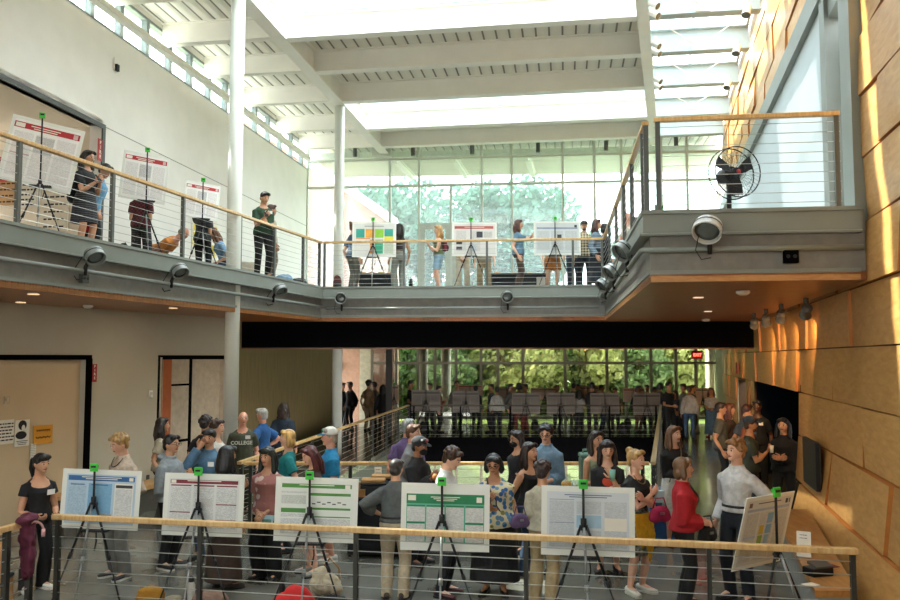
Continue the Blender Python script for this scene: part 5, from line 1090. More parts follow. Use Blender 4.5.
# --- upper bridge
P(354, 219, 1.72, 'person with a hair bun and navy tee behind the coloured squares poster', face=130, head=(-10, 0), top=('tee', '#33475c'), bottom=('pants', '#6a695f'), hair=('bun', '#6a4224'), tone='fair', D=20.0, **G)
P(399, 223, 1.66, 'woman with long black hair in a dark tank beside the coloured squares poster', face=-150, top=('crop', '#2a2320', .6, 0), bottom=('wide', '#8b8e84', .8), hair=('long', '#1c1513'), sex='f', tone='tan', D=19.8, **G)
P(438, 232, 1.55, 'blond woman in a green tank, denim shorts and a maroon backpack', face=-80, top=('tank', '#55623a', .54), bottom=('shorts', '#86a5b8'), hair=('long', '#b98d55'), sex='f', tone='fair', arms=('phone', 'phone'), shoes='#c9c4b8', D=19.4, **G)
P(463, 219, 1.66, 'person in cream trousers hidden behind the red titled bridge poster', face=0, top=('tee', '#c9b99a'), bottom=('wide', '#c9bfa6', .75), hair=('short', '#3d2a1c'), tone='tan', arms=('frontlow', 'frontlow'), D=20.4, **G)
P(484, 218, 1.66, 'person in khaki trousers hidden behind the red titled bridge poster', face=-10, top=('tee', '#8a8270'), bottom=('wide', '#9c8866', .75), hair=('short', '#2d1f16'), tone='light', D=20.6, **G)
P(519, 217, 1.68, 'woman in a blue tee and brown trousers pinning the pale grey poster', face=82, top=('tee', '#5d8299'), bottom=('pants', '#4a3a30', 1.3), hair=('wavy', '#4d2a1c'), sex='f', tone='fair', arms=('down', (.08, -.24, .84)), D=19.3, **G)
P(552, 215, 1.74, 'man in tan shorts behind the pale grey bridge poster', face=0, top=('tee', '#a89c8a'), bottom=('shorts', '#a5672c', 1.15), hair=('bald', '#9a7a5c'), tone='fair', arms=('down', 'front'), shoes='#b5b0a4', D=20.0, **G)
P(573, 221, 1.65, 'person in dark jeans behind the right edge of the pale grey bridge poster', face=0, top=('tee', '#3d4450'), bottom=('pants', '#26364a'), hair=('short', '#2a1d16'), D=20.3, **G)
P(584, 213, 1.74, 'man in a grey cap and plaid shirt at the right end of the bridge', face=-10, top=('shirt', plaid, .5), bottom=('pants', '#1d2733'), hair=('short', '#4a3a2c'), tone='fair', beard=1, extra=(('cap', '#4b4a4c'), ), D=19.9, **G)
P(597, 217, 1.66, 'brown haired woman in a blue grey sweater at the right end of the bridge', face=75, top=('jacket', pattern('stripe', '#4d6172', ('#7d8d99',), 1.2)), bottom=('skirt', '#1b2026', .1), hair=('long', '#4d2f20'), sex='f', tone='fair', D=19.2, **G)
P(605, 217, 1.66, 'dark haired person partly behind the bay railing', face=110, top=('long', '#23262b'), bottom=('pants', '#16181c'), hair=('bob', '#1d1512'), D=19.8, **G)
P(628, 208, 1.72, 'bald man in a pale shirt behind the bay side railing', face=60, top=('tee', '#c9c0b0'), bottom=('pants', '#4a4438'), hair=('bald', '#8a6a50'), tone='pink', D=18.6, **G)
P(637, 216, 1.66, 'woman in an ochre top behind the bay side railing', face=90, top=('tee', '#a8742c'), bottom=('pants', '#3a342c'), hair=('bob', '#2a1d16'), sex='f', tone='light', D=18.9, **G)
# --- far landing, silhouettes against the windows
FAR = [  # x, top y, depth, facing, top, bottom, hair, sex, label
    (343, 383, 30.6, 60, '#1a1a1c', '#151517', ('short', '#14100e'), 'm', 'person in black, left of the pair in the far hallway'),
    (350, 382, 30.2, -40, '#151518', '#131316', ('short', '#14100e'), 'm', 'person in black, right of the pair in the far hallway'),
    (369, 380, 29.4, 150, '#8a6f52', '#8a7558', ('curly', '#1a1310'), 'f', 'person in a tan top and trousers by the far pier'),
    (374, 382, 30.3, -120, '#5c5348', '#2a2a2a', ('short', '#1a1412'), 'm', 'person in grey just right of the tan top by the far pier'),
    (383, 385, 29.0, 170, '#0e0e10', '#0e0e10', ('long', '#0d0b0b'), 'f', 'dark figure with long hair against the square column'),
    (411, 380, 29.0, 80, '#181a1c', '#15171a', ('short', '#1c1512'), 'm', 'figure in black left of the first far poster'),
    (430, 383, 29.4, -30, '#5a4438', '#1a1a1c', ('short', '#2a1c14'), 'm', 'person in a brown sweater over the first far poster'),
    (439, 386, 29.0, 80, '#7a3f2c', '#1a1a1c', ('short', '#20150f'), 'm', 'person in a rust top holding a phone right of the first far poster'),
    (457, 381, 29.3, 10, '#77706a', '#151517', ('curly', '#0f0c0b'), 'm', 'figure with tall curly hair over the second far poster'),
    (476, 386, 30.1, 160, '#26282b', '#1a1b1e', ('short', '#14100e'), 'm', 'dark figure over the right of the second far poster'),
    (491, 384, 28.9, -70, '#3a4048', '#16181b', ('short', '#17120f'), 'm', 'person in slate left of the white sweater on the far landing'),
    (497, 387, 28.7, 175, '#a8a59c', '#141518', ('short', '#17120f'), 'm', 'person in a white sweater seen from behind on the far landing'),
    (511, 384, 29.3, 60, '#77766f', '#1b1c20', ('short', '#17120f'), 'm', 'person in pale grey left of the third far poster'),
    (519, 383, 29.0, 170, '#4a4640', '#6d2c22', ('bob', '#17120f'), 'f', 'person in red trousers behind the third far poster'),
    (525, 384, 29.4, -60, '#2c2f34', '#6a2a22', ('short', '#17120f'), 'm', 'person in dark top looking left over the third far poster'),
    (557, 385, 29.2, 20, '#2a2724', '#151618', ('short', '#3a241a'), 'm', 'brown haired figure over the middle far poster'),
    (574, 383, 29.7, 150, '#5c584f', '#4a463c', ('short', '#17120f'), 'm', 'person in khaki right of the middle far poster, nearer the glass'),
    (578, 384, 30.2, -50, '#6a655c', '#26282b', ('short', '#17120f'), 'm', 'person peering right of the middle far poster, at the glass'),
    (579, 390, 28.7, 175, '#908c86', '#18191b', ('long', '#17120f'), 'f', 'person in a white blouse right of the middle far poster'),
    (592, 383, 28.8, 170, '#26211f', '#1c1a1a', ('mop', '#0f0c0b'), 'f', 'figure with a big bushy head of dark hair on the far landing'),
    (602, 385, 29.4, 60, '#1c2026', '#1c2d44', ('short', '#17120f'), 'm', 'person in dark blue trousers right of the bushy hair'),
    (615, 388, 29.2, -20, '#5a564e', '#1a1b1e', ('short', '#2a1c14'), 'm', 'person in grey holding a phone over the fifth far poster'),
    (638, 386, 29.3, 30, '#2a2c30', '#5a3c30', ('bob', '#17120f'), 'f', 'dark haired person over the left of the right end far poster'),
    (647, 385, 29.6, -30, '#3a3632', '#17181b', ('short', '#17120f'), 'm', 'person over the middle of the right end far poster'),
    (655, 387, 30.0, 70, '#4a463f', '#5a4034', ('short', '#17120f'), 'm', 'person in brown at the right edge of the right end far poster'),
    (660, 383, 29.0, 150, '#55514a', '#18191b', ('bob', '#17120f'), 'f', 'person in grey standing left of the tall dark figure'),
    (669, 382, 27.2, 30, '#10181a', '#11151a', ('mop', '#100d0c'), 'm', 'tall dark figure with bushy hair at the head of the corridor'),
    (675, 391, 28.2, -60, '#394550', '#1a2734', ('long', '#2a1d14'), 'f', 'woman in blue grey beside the tall dark figure'),
    (683, 384, 27.6, -70, '#6a6a68', '#1b1c20', ('short', '#2a1d14'), 'm', 'man in grey facing left at the end of the corridor'),
    (689, 386, 26.6, 170, '#a5a29a', '#36506e', ('short', '#3a281c'), 'm', 'man in a pale checked shirt and blue jeans at the end of the corridor'),
    (693, 385, 28.8, 60, '#4a4a4a', '#22252a', ('short', '#1a1310'), 'm', 'person in dark grey right behind the pale checked shirt'),
    (711, 388, 27.4, -20, '#b0aca4', '#4a6780', ('long', '#4a2d1c'), 'f', 'woman in a white top and long blue skirt by the end window')]
for (x, yt, D, fc, tc_, bc, hr, sx_, lab) in FAR:
    hh = atY(x, yt, D).z; hh = max(1.5, min(1.82, hh))
    kw = {}
    if 'blue skirt' in lab: kw['bottom'] = ('skirt', bc, .06); kw['shoes'] = '#8a2a20'
    else: kw['bottom'] = ('pants', bc)
    P(x, yt, hh, lab, face=fc, top=('long' if (x % 3) else 'tee', tc_), hair=hr, sex=sx_, tone=('tan', 'light', 'brown')[x % 3], arms=(('front', 'down'), ('down', 'phone'), ('down', 'down'))[x % 3], D=D, **({'shoes': '#141416'} | kw))
    if 0: break
finish_people()
# ------------------------------------------------------------------ bags and small things
def blob(parts, vox=.012, it=4):
    mb = MB()
    for c, r, R_ in parts: mb.ell(c, r, R_, 14, 9)
    return mb
def soft(name, part, parts, m, loc, rz, label, cat, group=None, vox=.014, noise=.012, R=None):
    R = R or thing(name, label, cat, loc, rz, group); mb = blob(parts); o = bpy.data.objects.new(part, mb.mesh(part, m)); C.objects.link(o); o.parent = R
    r = o.modifiers.new('r', 'REMESH'); r.mode = 'VOXEL'; r.voxel_size = vox; r.use_smooth_shade = True
    s_ = o.modifiers.new('s', 'SMOOTH'); s_.factor = .5; s_.iterations = 6
    if noise:
        tx = bpy.data.textures.get('folds') or bpy.data.textures.new('folds', 'CLOUDS'); tx.noise_scale = .09; d = o.modifiers.new('d', 'DISPLACE'); d.texture = tx; d.strength = noise*3; d.texture_coords = 'LOCAL'
    SOFTS.append(o); return R
SOFTS = []
def backpack(loc, rz, m, m2, label, s=1., tilt=0, group=None):
    R = soft('backpack', 'body', [((0, 0, .2*s), (.14*s, .085*s, .2*s), None), ((0, 0, .32*s), (.12*s, .075*s, .12*s), None), ((0, 0, .1*s), (.145*s, .09*s, .1*s), None)], m, loc, rz, label, 'backpack', group, .016, .006)
    soft('', 'pocket', [((0, -.085*s, .13*s), (.105*s, .05*s, .11*s), None)], m2, None, 0, '', '', R=R, noise=.003)
    for k in (-1, 1): MB().tube([(k*.07*s, .07*s, .38*s), (k*.08*s, .13*s, .28*s), (k*.09*s, .13*s, .12*s), (k*.1*s, .07*s, .05*s)], .016*s, 6).build('shoulder_strap', m2, R, True, False)
    MB().tube([(-.03*s, .05*s, .4*s), (0, .05*s, .45*s), (.03*s, .05*s, .4*s)], .009*s, 6).build('carry_handle', m2, R, True, False)
    if tilt: R.rotation_euler.x = tilt
    return R
def mans(lab):
    for p in PEOPLE:
        if lab in p['label']: return p
def worn(lab, m, m2, label, s=1., z=.56, d=.16):
    p = mans(lab); f = p.rotation_euler.z; h = p.location.z; return backpack((p.location.x-math.sin(f)*d, p.location.y+math.cos(f)*d, h+z*1.6), f+PI, m, m2, label, s)
BLK = cloth('#17181a'); GRY = cloth('#3a3b3e')
worn('black dress', BLK, GRY, 'black backpack worn by the woman in the black dress', .95, .5, .2); worn('maroon backpack', cloth('#6a2430'), cloth('#521c26'), 'maroon backpack worn by the blond woman on the bridge', .72, .58, .15); worn('turned away behind the laughing', BLK, GRY, 'black backpack on the person behind the laughing man', .9, .53, .17)
def handbag(loc, rz, m, label, s=1., strap=None, cat='handbag', chain=None):
    R = soft('handbag', 'body', [((0, 0, .09*s), (.13*s, .05*s, .09*s), None), ((-.06*s, 0, .05*s), (.08*s, .05*s, .06*s), None), ((.06*s, 0, .05*s), (.08*s, .05*s, .06*s), None)], m, loc, rz, label, cat, None, .01, .003)
    MB().tube([(-.09*s, 0, .14*s), (-.05*s, 0, .26*s), (.05*s, 0, .26*s), (.09*s, 0, .14*s)], .009*s, 6).build('handle', m, R, True, False); MB().box((0, -.055*s, .1*s), (.05*s, .012*s, .025*s)).build('clasp', SILVER, R, False, False)
    return R
def at(px, z, D): return V((pt(px, z, D), D, z))
p = atY(704, 534, 9.05); handbag((p.x, p.y-.12, p.z-.06), .6, BLK, 'black handbag hanging at the hip of the red jacket', 1.05)
p = atY(660, 520, 9.25); handbag((p.x, p.y, p.z-.02), .3, cloth('#a81f4a'), 'magenta handbag hanging from the arm of the blond woman with crossed arms', 1.0)
p = atY(521, 520, 8.95); handbag((p.x-.02, p.y-.1, p.z-.06), .4, cloth('#5d4a6e'), 'purple pouch hanging at the side of the floral blouse', .85)
p = atY(292, 440, 16.8); handbag((p.x, p.y-.15, .82), 0, cloth('#4a211c'), 'dark red bag carried by the woman in the denim jacket', 1.1)
# booklet held by the pink shirt
p = mans('pink patterned shirt').location; R = thing('booklet', 'pale blue booklet held by the woman in the pink patterned shirt', 'booklet', (p.x+.02, p.y-.22, .72), -.2); MB().box((0, 0, 0), (.2, .012, .15), Matrix.Rotation(-.5, 3, 'X')).build('cover', mat('#9bb7bd', .6), R, False, False); MB().box((.02, -.006, -.01), (.11, .012, .07), Matrix.Rotation(-.5, 3, 'X')).build('picture', mat('#4a7d6d', .6, 0, .4, 30), R, False, False)
# phones and cups in hands
def hold(lab, k, name, label, cat, fn):
    p = mans(lab); q = HAND[p.name][k]; f = p.rotation_euler.z; R = thing(name, label, cat, q, f); fn(R); return R
def phone(R): MB().box((0, -.06, .05), (.07, .009, .14), Matrix.Rotation(-.6, 3, 'X')).build('case', BLK, R, False, False); MB().box((0, -.0545, .054), (.062, .003, .128), Matrix.Rotation(-.6, 3, 'X')).build('screen', mat('#20262c', .1), R, False, False)
def cup(R): MB().loft([[V((.03*t*math.cos(2*PI*i/12), -.07+.03*t*math.sin(2*PI*i/12), z)) for i in range(12)] for t, z in ((.8, -.01), (1.1, .1))]).build('cup', PAPER, R, True, False)
hold('blue floral blouse', 0, 'phone', 'phone held by the woman in the floral blouse', 'phone', phone); hold('dark green tee', 0, 'phone', 'phone held by the man in the dark green tee', 'phone', phone); hold('black dress', 0, 'phone', 'phone held by the woman in the black dress', 'phone', phone); hold('blue cap holding', 0, 'paper_cup', 'white cup held by the bearded man in the blue cap', 'cup', cup)
hold('dark fringe', 1, 'paper_cup', 'pale green cup held by the woman with the dark fringe', 'cup', lambda R: MB().loft([[V((.034*t*math.cos(2*PI*i/12), -.06+.034*t*math.sin(2*PI*i/12), z)) for i in range(12)] for t, z in ((.8, -.03), (1.1, .1))]).build('cup', mat('#7fb0a0', .5), R, True, False))
def snack(R): MB().ell((0, -.06, .03), (.045, .04, .045)).build('orange', mat('#c9803c', .6, 0, .1, 20), R, True, False)
hold('black cap and lowered', 0, 'snack', 'orange fruit held by the person in the black cap', 'fruit', snack)
# things on the floor by the front railing
def bottle(p, m, lidm, label, h=.24, r=.036):
    R = thing('water_bottle', label, 'bottle', p); MB().loft([[V((rr_*math.cos(2*PI*i/14), rr_*math.sin(2*PI*i/14), z*h)) for i in range(14)] for rr_, z in ((r*.9, 0), (r, .03), (r, .7), (r*.75, .8), (r*.6, .84))]).build('body', m, R, 'auto', False); MB().loft([[V((rr_*math.cos(2*PI*i/12), rr_*math.sin(2*PI*i/12), z*h)) for i in range(12)] for rr_, z in ((r*.65, .83), (r*.65, .95), (r*.45, 1.0))]).build('lid', lidm, R, 'auto', False); MB().tube([(-r*.5, 0, h), (0, 0, h*1.12), (r*.5, 0, h)], .005, 6).build('loop', lidm, R, True, False); return R
p = at(191, 0, 9.1); bottle((p.x, p.y, 0), mat('#cfcdc6', .3), BK, 'white water bottle with a black lid on the floor behind the railing', .25, .042)
p = at(150, 0, 8.95); R = backpack((p.x, p.y, 0), .4, cloth('#a8761f'), cloth('#8f6218'), 'mustard yellow backpack slumped on the floor behind the railing', .75); R.scale.z = .62; R.scale.x = 1.5
p = at(210, 0, 8.9); soft('tote_bag', 'body', [((0, 0, .08), (.2, .12, .09), None), ((-.1, 0, .05), (.1, .1, .06), None)], cloth('#7d6152'), (p.x, p.y, 0), .2, 'brown tote bag lying under the maroon headed poster', 'bag')
p = at(173, 0, 9.1); soft('cloth_bundle', 'cloth', [((0, 0, .03), (.1, .06, .035), None)], cloth('#a59a80'), (p.x, p.y, 0), .3, 'small beige cloth beside the yellow backpack', 'cloth')
p = at(294, 0, 8.62); soft('drawstring_bag', 'body', [((0, 0, .12), (.24, .14, .13), None), ((.02, 0, .2), (.14, .09, .1), None)], cloth('#c41f1c'), (p.x, p.y, 0), .1, 'bright red bag on the floor below the white poster with green bars', 'bag')
p = at(324, 0, 9.3); R = soft('tote_bag', 'body', [((0, 0, .13), (.17, .11, .13), None), ((-.04, 0, .22), (.1, .08, .09), None), ((.12, 0, .1), (.1, .09, .09), None)], cloth('#b3a68c'), (p.x, p.y, 0), -.1, 'cream canvas tote bag behind the black backpack', 'bag', noise=.02)
MB().tube([(-.05, .02, .26), (.05, .05, .4), (.16, .03, .3), (.18, 0, .2)], .012, 6).build('handle', cloth('#8f6a42'), R, True, False)
p = at(332, 0, 8.72); R = backpack((p.x, p.y, 0), -.2, BLK, GRY, 'black backpack lying in front of the cream tote', .8); R.scale.z = .5; R.scale.x = 1.7
p = at(284, 0, 9.05); bottle((p.x-.02, p.y, 0), BK, BK, 'black bottle standing behind the red bag', .24, .035)
# jacket and headphones on the return rail
q = V(along(RT, .06)[0]); R = soft('jacket', 'fabric', [((0, -.0, -.12), (.07, .1, .2), None), ((.0, -.02, .015), (.09, .14, .05), None), ((-.01, .03, -.36), (.05, .09, .22), None), ((.05, -.05, -.3), (.045, .07, .25), None)], cloth('#5c1f34'), (q.x+.02, q.y-.1, 1.08), .2, 'maroon jacket draped over the short return railing', 'jacket', noise=.02)
R = thing('headphones', 'pale pink headphones hung on the maroon jacket', 'headphones', (q.x+.1, q.y-.12, .98), .4); PK = mat('#c99a98', .4); MB().tube([(.075*math.cos(t), 0, .09*math.sin(t)) for t in [PI*i/12 for i in range(13)]], .01, 8).build('headband', PK, R, True, False)
for s_ in (-1, 1): MB().tube([(s_*.06, 0, -.02), (s_*.09, 0, -.02)], .038, 12).build('ear_cup', PK, R, True, False)
# chair and bag by the return rail
def wchair(loc, rz, label):
    R = thing('wooden_chair', label, 'chair', loc, rz); w_ = BENCHWOOD; MB().box((0, 0, .44), (.44, .42, .035)).build('seat', BLK, R, False, False, bevel=.01)
    for x in (-.2, .2):
        for y in (-.19, .19): MB().box((x, y, .22 if y < 0 else .42), (.035, .035, .44 if y < 0 else .84)).build('leg', w_, R, False, False)
    MB().box((0, .19, .72), (.4, .025, .2)).build('backrest', w_, R, False, False); MB().box((0, .19, .5), (.4, .025, .05)).build('stretcher', w_, R, False, False); return R
wchair((-4.62, 8.3, 0), PI+.2, 'wooden chair with a dark seat in the bottom left corner behind the rail')
backpack((-4.6, 8.28, .46), .3, BLK, GRY, 'black bag on the wooden chair in the bottom left corner', .7)
# trash bin
p = at(664, 0, 11.9); R = thing('trash_bin', 'blue recycling bin with a clear liner behind the blond woman', 'bin', (p.x, p.y, 0)); MB().loft([[V((sx*x, sy*y, z)) for sx, sy in ((-1, -1), (1, -1), (1, 1), (-1, 1))] for x, y, z in ((.2, .14, 0), (.25, .18, .74))]).build('body', mat('#1f4f86', .5), R, False, False, bevel=.012)
MB().loft([[V((sx*x, sy*y, z)) for sx, sy in ((-1, -1), (1, -1), (1, 1), (-1, 1))] for x, y, z in ((.26, .19, .6), (.265, .195, .76), (.25, .18, .775), (.2, .14, .6))], False).build('liner', mat('#a9bdc4', .3), R, False, False)
# bench along the timber wall
R = thing('wall_bench', 'wooden bench top with a pale front along the timber wall', 'bench', (XR(8.4)-.4, 8.4, 0)); B_ = MB(); 
def bq(y, d): return (XR(y)-d, y)
MB().prism([bq(7.6, .78), bq(7.6, .4), bq(11.6, .1), bq(11.6, .60)], .47, .53).build('bench_top', wood('#a8743c', '#c48f52', 1.5, (0, 0, -.26), .4, (8, 1.4, 8)), R)
MB().prism([bq(7.63, .74), bq(7.63, .42), bq(11.5, .12), bq(11.5, .56)], .0, .47).build('base', mat('#8f918b', .6), R)
p = atz(805, 558, .53); R = thing('sign_holder', 'white card standing on the wooden bench', 'card holder', (p.x, p.y+.02, .53), -.5); MB().box((0, 0, .14), (.14, .006, .26), Matrix.Rotation(-.2, 3, 'X')).build('card', PAPER, R, False, False); MB().box((0, .03, .008), (.14, .08, .012)).build('foot', SILVER, R, False, False); scribble(R, .09, .07, 2, INK, -.012, .006); R.children[-1].location.z = .22
p = atz(818, 575, .53); R = thing('card_terminal', 'dark device with a printed slip on the wooden bench', 'device', (p.x, p.y, .53), .3); MB().box((0, 0, .04), (.24, .16, .08)).build('base', BK, R, False, False, bevel=.012); MB().box((.02, -.01, .1), (.2, .13, .025), Matrix.Rotation(.25, 3, 'X')).build('screen', mat('#55524c', .3), R, False, False); MB().box((.13, -.04, .085), (.1, .1, .006)).build('slip', mat('#6a2028', .6), R, False, False)
p = atz(802, 588, .53); R = thing('paper_sheet', 'small white sheet lying on the bench front', 'paper', (p.x+.12, p.y+.1, .532), .4); MB().box((0, 0, .002), (.14, .1, .004)).build('sheet', PAPER, R, False, False)
# left benches
R = thing('wall_bench', 'long wooden bench in the notice niche', 'bench', (-7.0, 12.6, 0)); q0, q1 = atz(-10, 500, .45), atz(62, 497, .45); MB().prism([(q0.x, q0.y), (q1.x+.1, q1.y), (q1.x+.1, q1.y+.6), (q0.x, q0.y+.6)], .4, .46).build('bench_top', BENCHWOOD, R); MB().prism([(q0.x, q0.y+.1), (q1.x, q1.y+.1), (q1.x, q1.y+.55), (q0.x, q0.y+.55)], 0, .4).build('base', mat('#4a4038', .7), R)
R = thing('wall_bench', 'short wooden bench behind the man in the beige shirt', 'bench', (-5.4, 14.0, 0)); q0, q1 = atz(138, 491, .45), atz(160, 483, .45); MB().prism([(q0.x-.3, q0.y-.15), (q1.x, q1.y), (q1.x-.3, q1.y+.5), (q0.x-.5, q0.y+.4)], .38, .46).build('bench_top', BENCHWOOD, R); MB().prism([(q0.x-.3, q0.y-.08), (q1.x-.05, q1.y+.05), (q1.x-.3, q1.y+.45), (q0.x-.45, q0.y+.35)], 0, .38).build('base', mat('#5a564c', .7), R)
# ------------------------------------------------------------------ food tables
def table(x0, x1, y0, y1, label, m, h=.76):
    R = thing('folding_table', label, 'table', ((x0+x1)/2, (y0+y1)/2, 0)); MB().box(((x0+x1)/2, (y0+y1)/2, h-.015), (x1-x0, y1-y0, .03)).build('table_top', mat('#8f908a', .5), R)
    if m: MB().loft([[V((x0-g, y0-g, z)), V((x1+g, y0-g, z)), V((x1+g, y1+g, z)), V((x0-g, y1+g, z))] for g, z in ((.03, .03), (.012, h+.004))]).build('tablecloth', m, R)
    for x in (x0+.06, x1-.06):
        for y in (y0+.06, y1-.06): MB().tube([(x, y, 0), (x, y, h-.03)], .016, 8).build('leg', BK, R, True)
    return R
a = at(352, .76, 11.3).x; b = at(398, .76, 11.3).x; table(a, b+.1, 11.1, 11.9, 'table under a black cloth behind the charcoal shirt', cloth('#15171b'))
c = at(438, .76, 11.7).x; d = at(532, .76, 11.7).x; table(c, d, 11.55, 12.25, 'grey folding table behind the bright green poster', None)
e_ = at(534, .76, 11.7).x; f_ = at(640, .76, 11.7).x; table(e_+.02, f_, 11.55, 12.25, 'grey folding table holding the green drink dispenser', None)
KRAFT = mat('#a87c48', .8, 0, .08, 9)
def tray(p, label, w=.36, l=.26):
    R = thing('chafing_tray', label, 'food tray', p); MB().box((0, 0, .07), (w, l, .14)).build('base', BK, R, False, False, bevel=.015); MB().box((0, 0, .165), (w*1.05, l*1.05, .03)).build('rim', BK, R, False, False, bevel=.01); MB().box((0, 0, .2), (w*.9, l*.9, .045)).build('food', KRAFT, R, False, False, bevel=.015); return R
tray((at(373, .8, 11.3).x, 11.35, .765), 'nearer black food tray with a golden top on the black table'); tray((at(381, .8, 11.7).x, 11.72, .765), 'rear black food tray on the black table', .3, .2)
for k, (px, dz, lab) in enumerate(((352, 0, 'kraft box at the left end of the black table'), (361, 0, 'kraft box next to the nearer food tray'), (356, .1, 'kraft box stacked on the two kraft boxes'))):
    R = thing('takeout_box', lab, 'box', (at(px, .8, 11.2).x, 11.22, .766+dz)); MB().box((0, 0, .05), (.11, .12, .1)).build('carton', KRAFT, R, False, False, bevel=.004); MB().box((0, 0, .094), (.114, .124, .012)).build('lid', mat('#b58a56', .8), R, False, False)
p = at(379, .8, 11.9); R = thing('card_tent', 'small white card behind the food trays', 'card', (at(378, 1, 11.85).x, 11.86, .766)); MB().box((0, 0, .16), (.1, .01, .3)).build('card', PAPER, R, False, False); scribble(R, .08, .1, 2, INK); R.children[-1].location.z = .25
R = thing('napkin', 'red napkin on the front of the black table', 'napkin', (at(366, .8, 11.15).x, 11.17, .766)); MB().box((0, 0, .004), (.3, .1, .008)).build('cloth', mat('#7d2028', .8), R, False, False)
DG = mat('#4f6f62', .5, 0, .04, 6); p = at(589, .8, 11.8); R = thing('drink_dispenser', 'tall green insulated drink dispenser on the food table', 'dispenser', (p.x, 11.8, .765)); s_ = 1.22
MB().loft([[V((sx*x, sy*x*1.1, z*s_)) for sx, sy in ((-1, -1), (1, -1), (1, 1), (-1, 1))] for x, z in ((.115, 0), (.125, .02), (.125, .36), (.11, .38))]).build('body', DG, R, False, False, bevel=.02); MB().box((0, 0, .485), (.26, .29, .06)).build('lid', DG, R, False, False, bevel=.02); MB().tube([(-.08, 0, .5), (-.08, 0, .56), (.08, 0, .56), (.08, 0, .5)], .014, 8).build('handle', DG, R, True, False); MB().tube([(0, -.13, .06), (0, -.18, .06), (0, -.18, .02)], .014, 8).build('tap', BK, R, True, False); MB().box((.128, 0, .4), (.012, .06, .06)).build('latch', BK, R, False, False)
p = at(567, .8, 11.65); R = thing('juice_jug', 'clear jug of orange juice beside the dispenser', 'jug', (p.x, 11.7, .765)); MB().loft([[V((r_*math.cos(2*PI*i/16), r_*math.sin(2*PI*i/16), z)) for i in range(16)] for r_, z in ((.05, 0), (.07, .03), (.075, .1), (.06, .13))]).build('juice', mat('#c9903c', .3), R, True, False); MB().loft([[V((r_*math.cos(2*PI*i/16), r_*math.sin(2*PI*i/16), z)) for i in range(16)] for r_, z in ((.062, .13), (.06, .2), (.05, .24))], False).build('jug_neck', glass('#dfe3e0', .1, name='jug_glass'), R, True, False); MB().tube([(.06, 0, .2), (.11, 0, .17), (.07, 0, .07)], .008, 6).build('handle', glass('#dfe3e0', .1, name='jug_glass'), R, True, False)
CUPG = glass('#dfe5e4', .25, name='plastic_cup')
for k, px in enumerate((444, 452, 560, 574, 578)):
    R = thing('plastic_cup', {444: 'clear cup at the left end of the grey table', 452: 'clear cup second from the left end of the grey table', 560: 'clear cup left of the orange juice jug', 574: 'clear cup just right of the juice jug', 578: 'clear cup nearest the green dispenser'}[px], 'cup', (at(px, .8, 11.85).x, 11.9, .765), 0, 'clear cups on the food tables'); MB().loft([[V((r_*math.cos(2*PI*i/12), r_*math.sin(2*PI*i/12), z)) for i in range(12)] for r_, z in ((.028, 0), (.04, .12))], False).build('cup_wall', CUPG, R, True, False)
for k, (px, w_, c_) in enumerate(((462, .26, '#3a3c3e'), (474, .3, '#9aa0a0'), (505, .3, '#6a7478'))):
    R = thing('serving_platter', ('dark platter on the grey table right of the white shirt', 'pale platter on the grey table by the floral blouse', 'grey platter on the grey table behind the floral blouse')[k], 'platter', (at(px, .8, 11.8).x, 11.8, .765)); MB().loft([[V((w_*.5*q*math.cos(2*PI*i/18), .14*q*math.sin(2*PI*i/18), z)) for i in range(18)] for q, z in ((.8, 0), (1, .025), (.95, .025), (.78, .008))]).build('dish', mat(c_, .4), R, True, False); MB().ell((0, 0, .02), (w_*.35, .1, .03)).build('food', mat('#a9845a', .8, 0, .3, 30), R, True, False)
# ------------------------------------------------------------------ bridge tables, fan
for (a_, b_, lab) in ((358, 392, 'dark low table by the window behind the coloured squares poster'), (491, 549, 'dark low table by the window behind the woman in the blue tee')):
    x0, x1 = at(a_, 4.9, 22.6).x, at(b_, 4.9, 22.6).x; R = thing('folding_table', lab, 'table', ((x0+x1)/2, 22.9, ZU)); MB().box(((x0+x1)/2, 22.9, ZU+.72), (x1-x0, .75, .035)).build('table_top', mat('#55564f', .6), R); MB().box(((x0+x1)/2, 22.9, ZU+.36), (x1-x0-.06, .68, .68)).build('tablecloth', cloth('#1c1f22'), R)
    for k in range(4):
        px = lerp(a_+4, b_-4, k/3+.04); o = thing('plate', '%s plate of food from the left on the %s' % (('first', 'second', 'third', 'last')[k], 'coloured squares table' if a_ < 400 else 'window table right of the doors'), 'plate', (at(px, 5, 22.7).x, 22.75, ZU+.74), 0, 'plates on the bridge tables'); MB().loft([[V((r_*math.cos(2*PI*i/14), r_*math.sin(2*PI*i/14), z)) for i in range(14)] for r_, z in ((.08, 0), (.13, .02), (.12, .022), (.07, .01))]).build('dish', PAPER, o, True, False); MB().ell((0, 0, .02), (.08, .07, .04)).build('food', mat(('#a8743c', '#8a5a3a', '#b5a05a', '#7d5a44')[k], .8, 0, .2, 20), o, True, False)
p = atY(338, 281, 19.1); backpack((p.x, 19.0, ZU), .3, cloth('#5a2a28'), cloth('#2a2a2c'), 'dark red patterned bag on the bridge by the left end', .75)
p = atY(411, 283, 19.3); bottle((p.x, 19.2, ZU), BK, BK, 'dark water bottle on the bridge below the black haired woman', .26, .05)
p = atY(541, 280, 20); R = thing('cardboard_box', 'pale carton on the bridge left of the tan shorts', 'box', (p.x, 20, ZU)); MB().box((0, 0, .18), (.2, .2, .36)).build('carton', mat('#b9b5aa', .7), R, False, False); MB().box((0, 0, .365), (.21, .21, .012)).build('lid', PAPER, R, False, False)
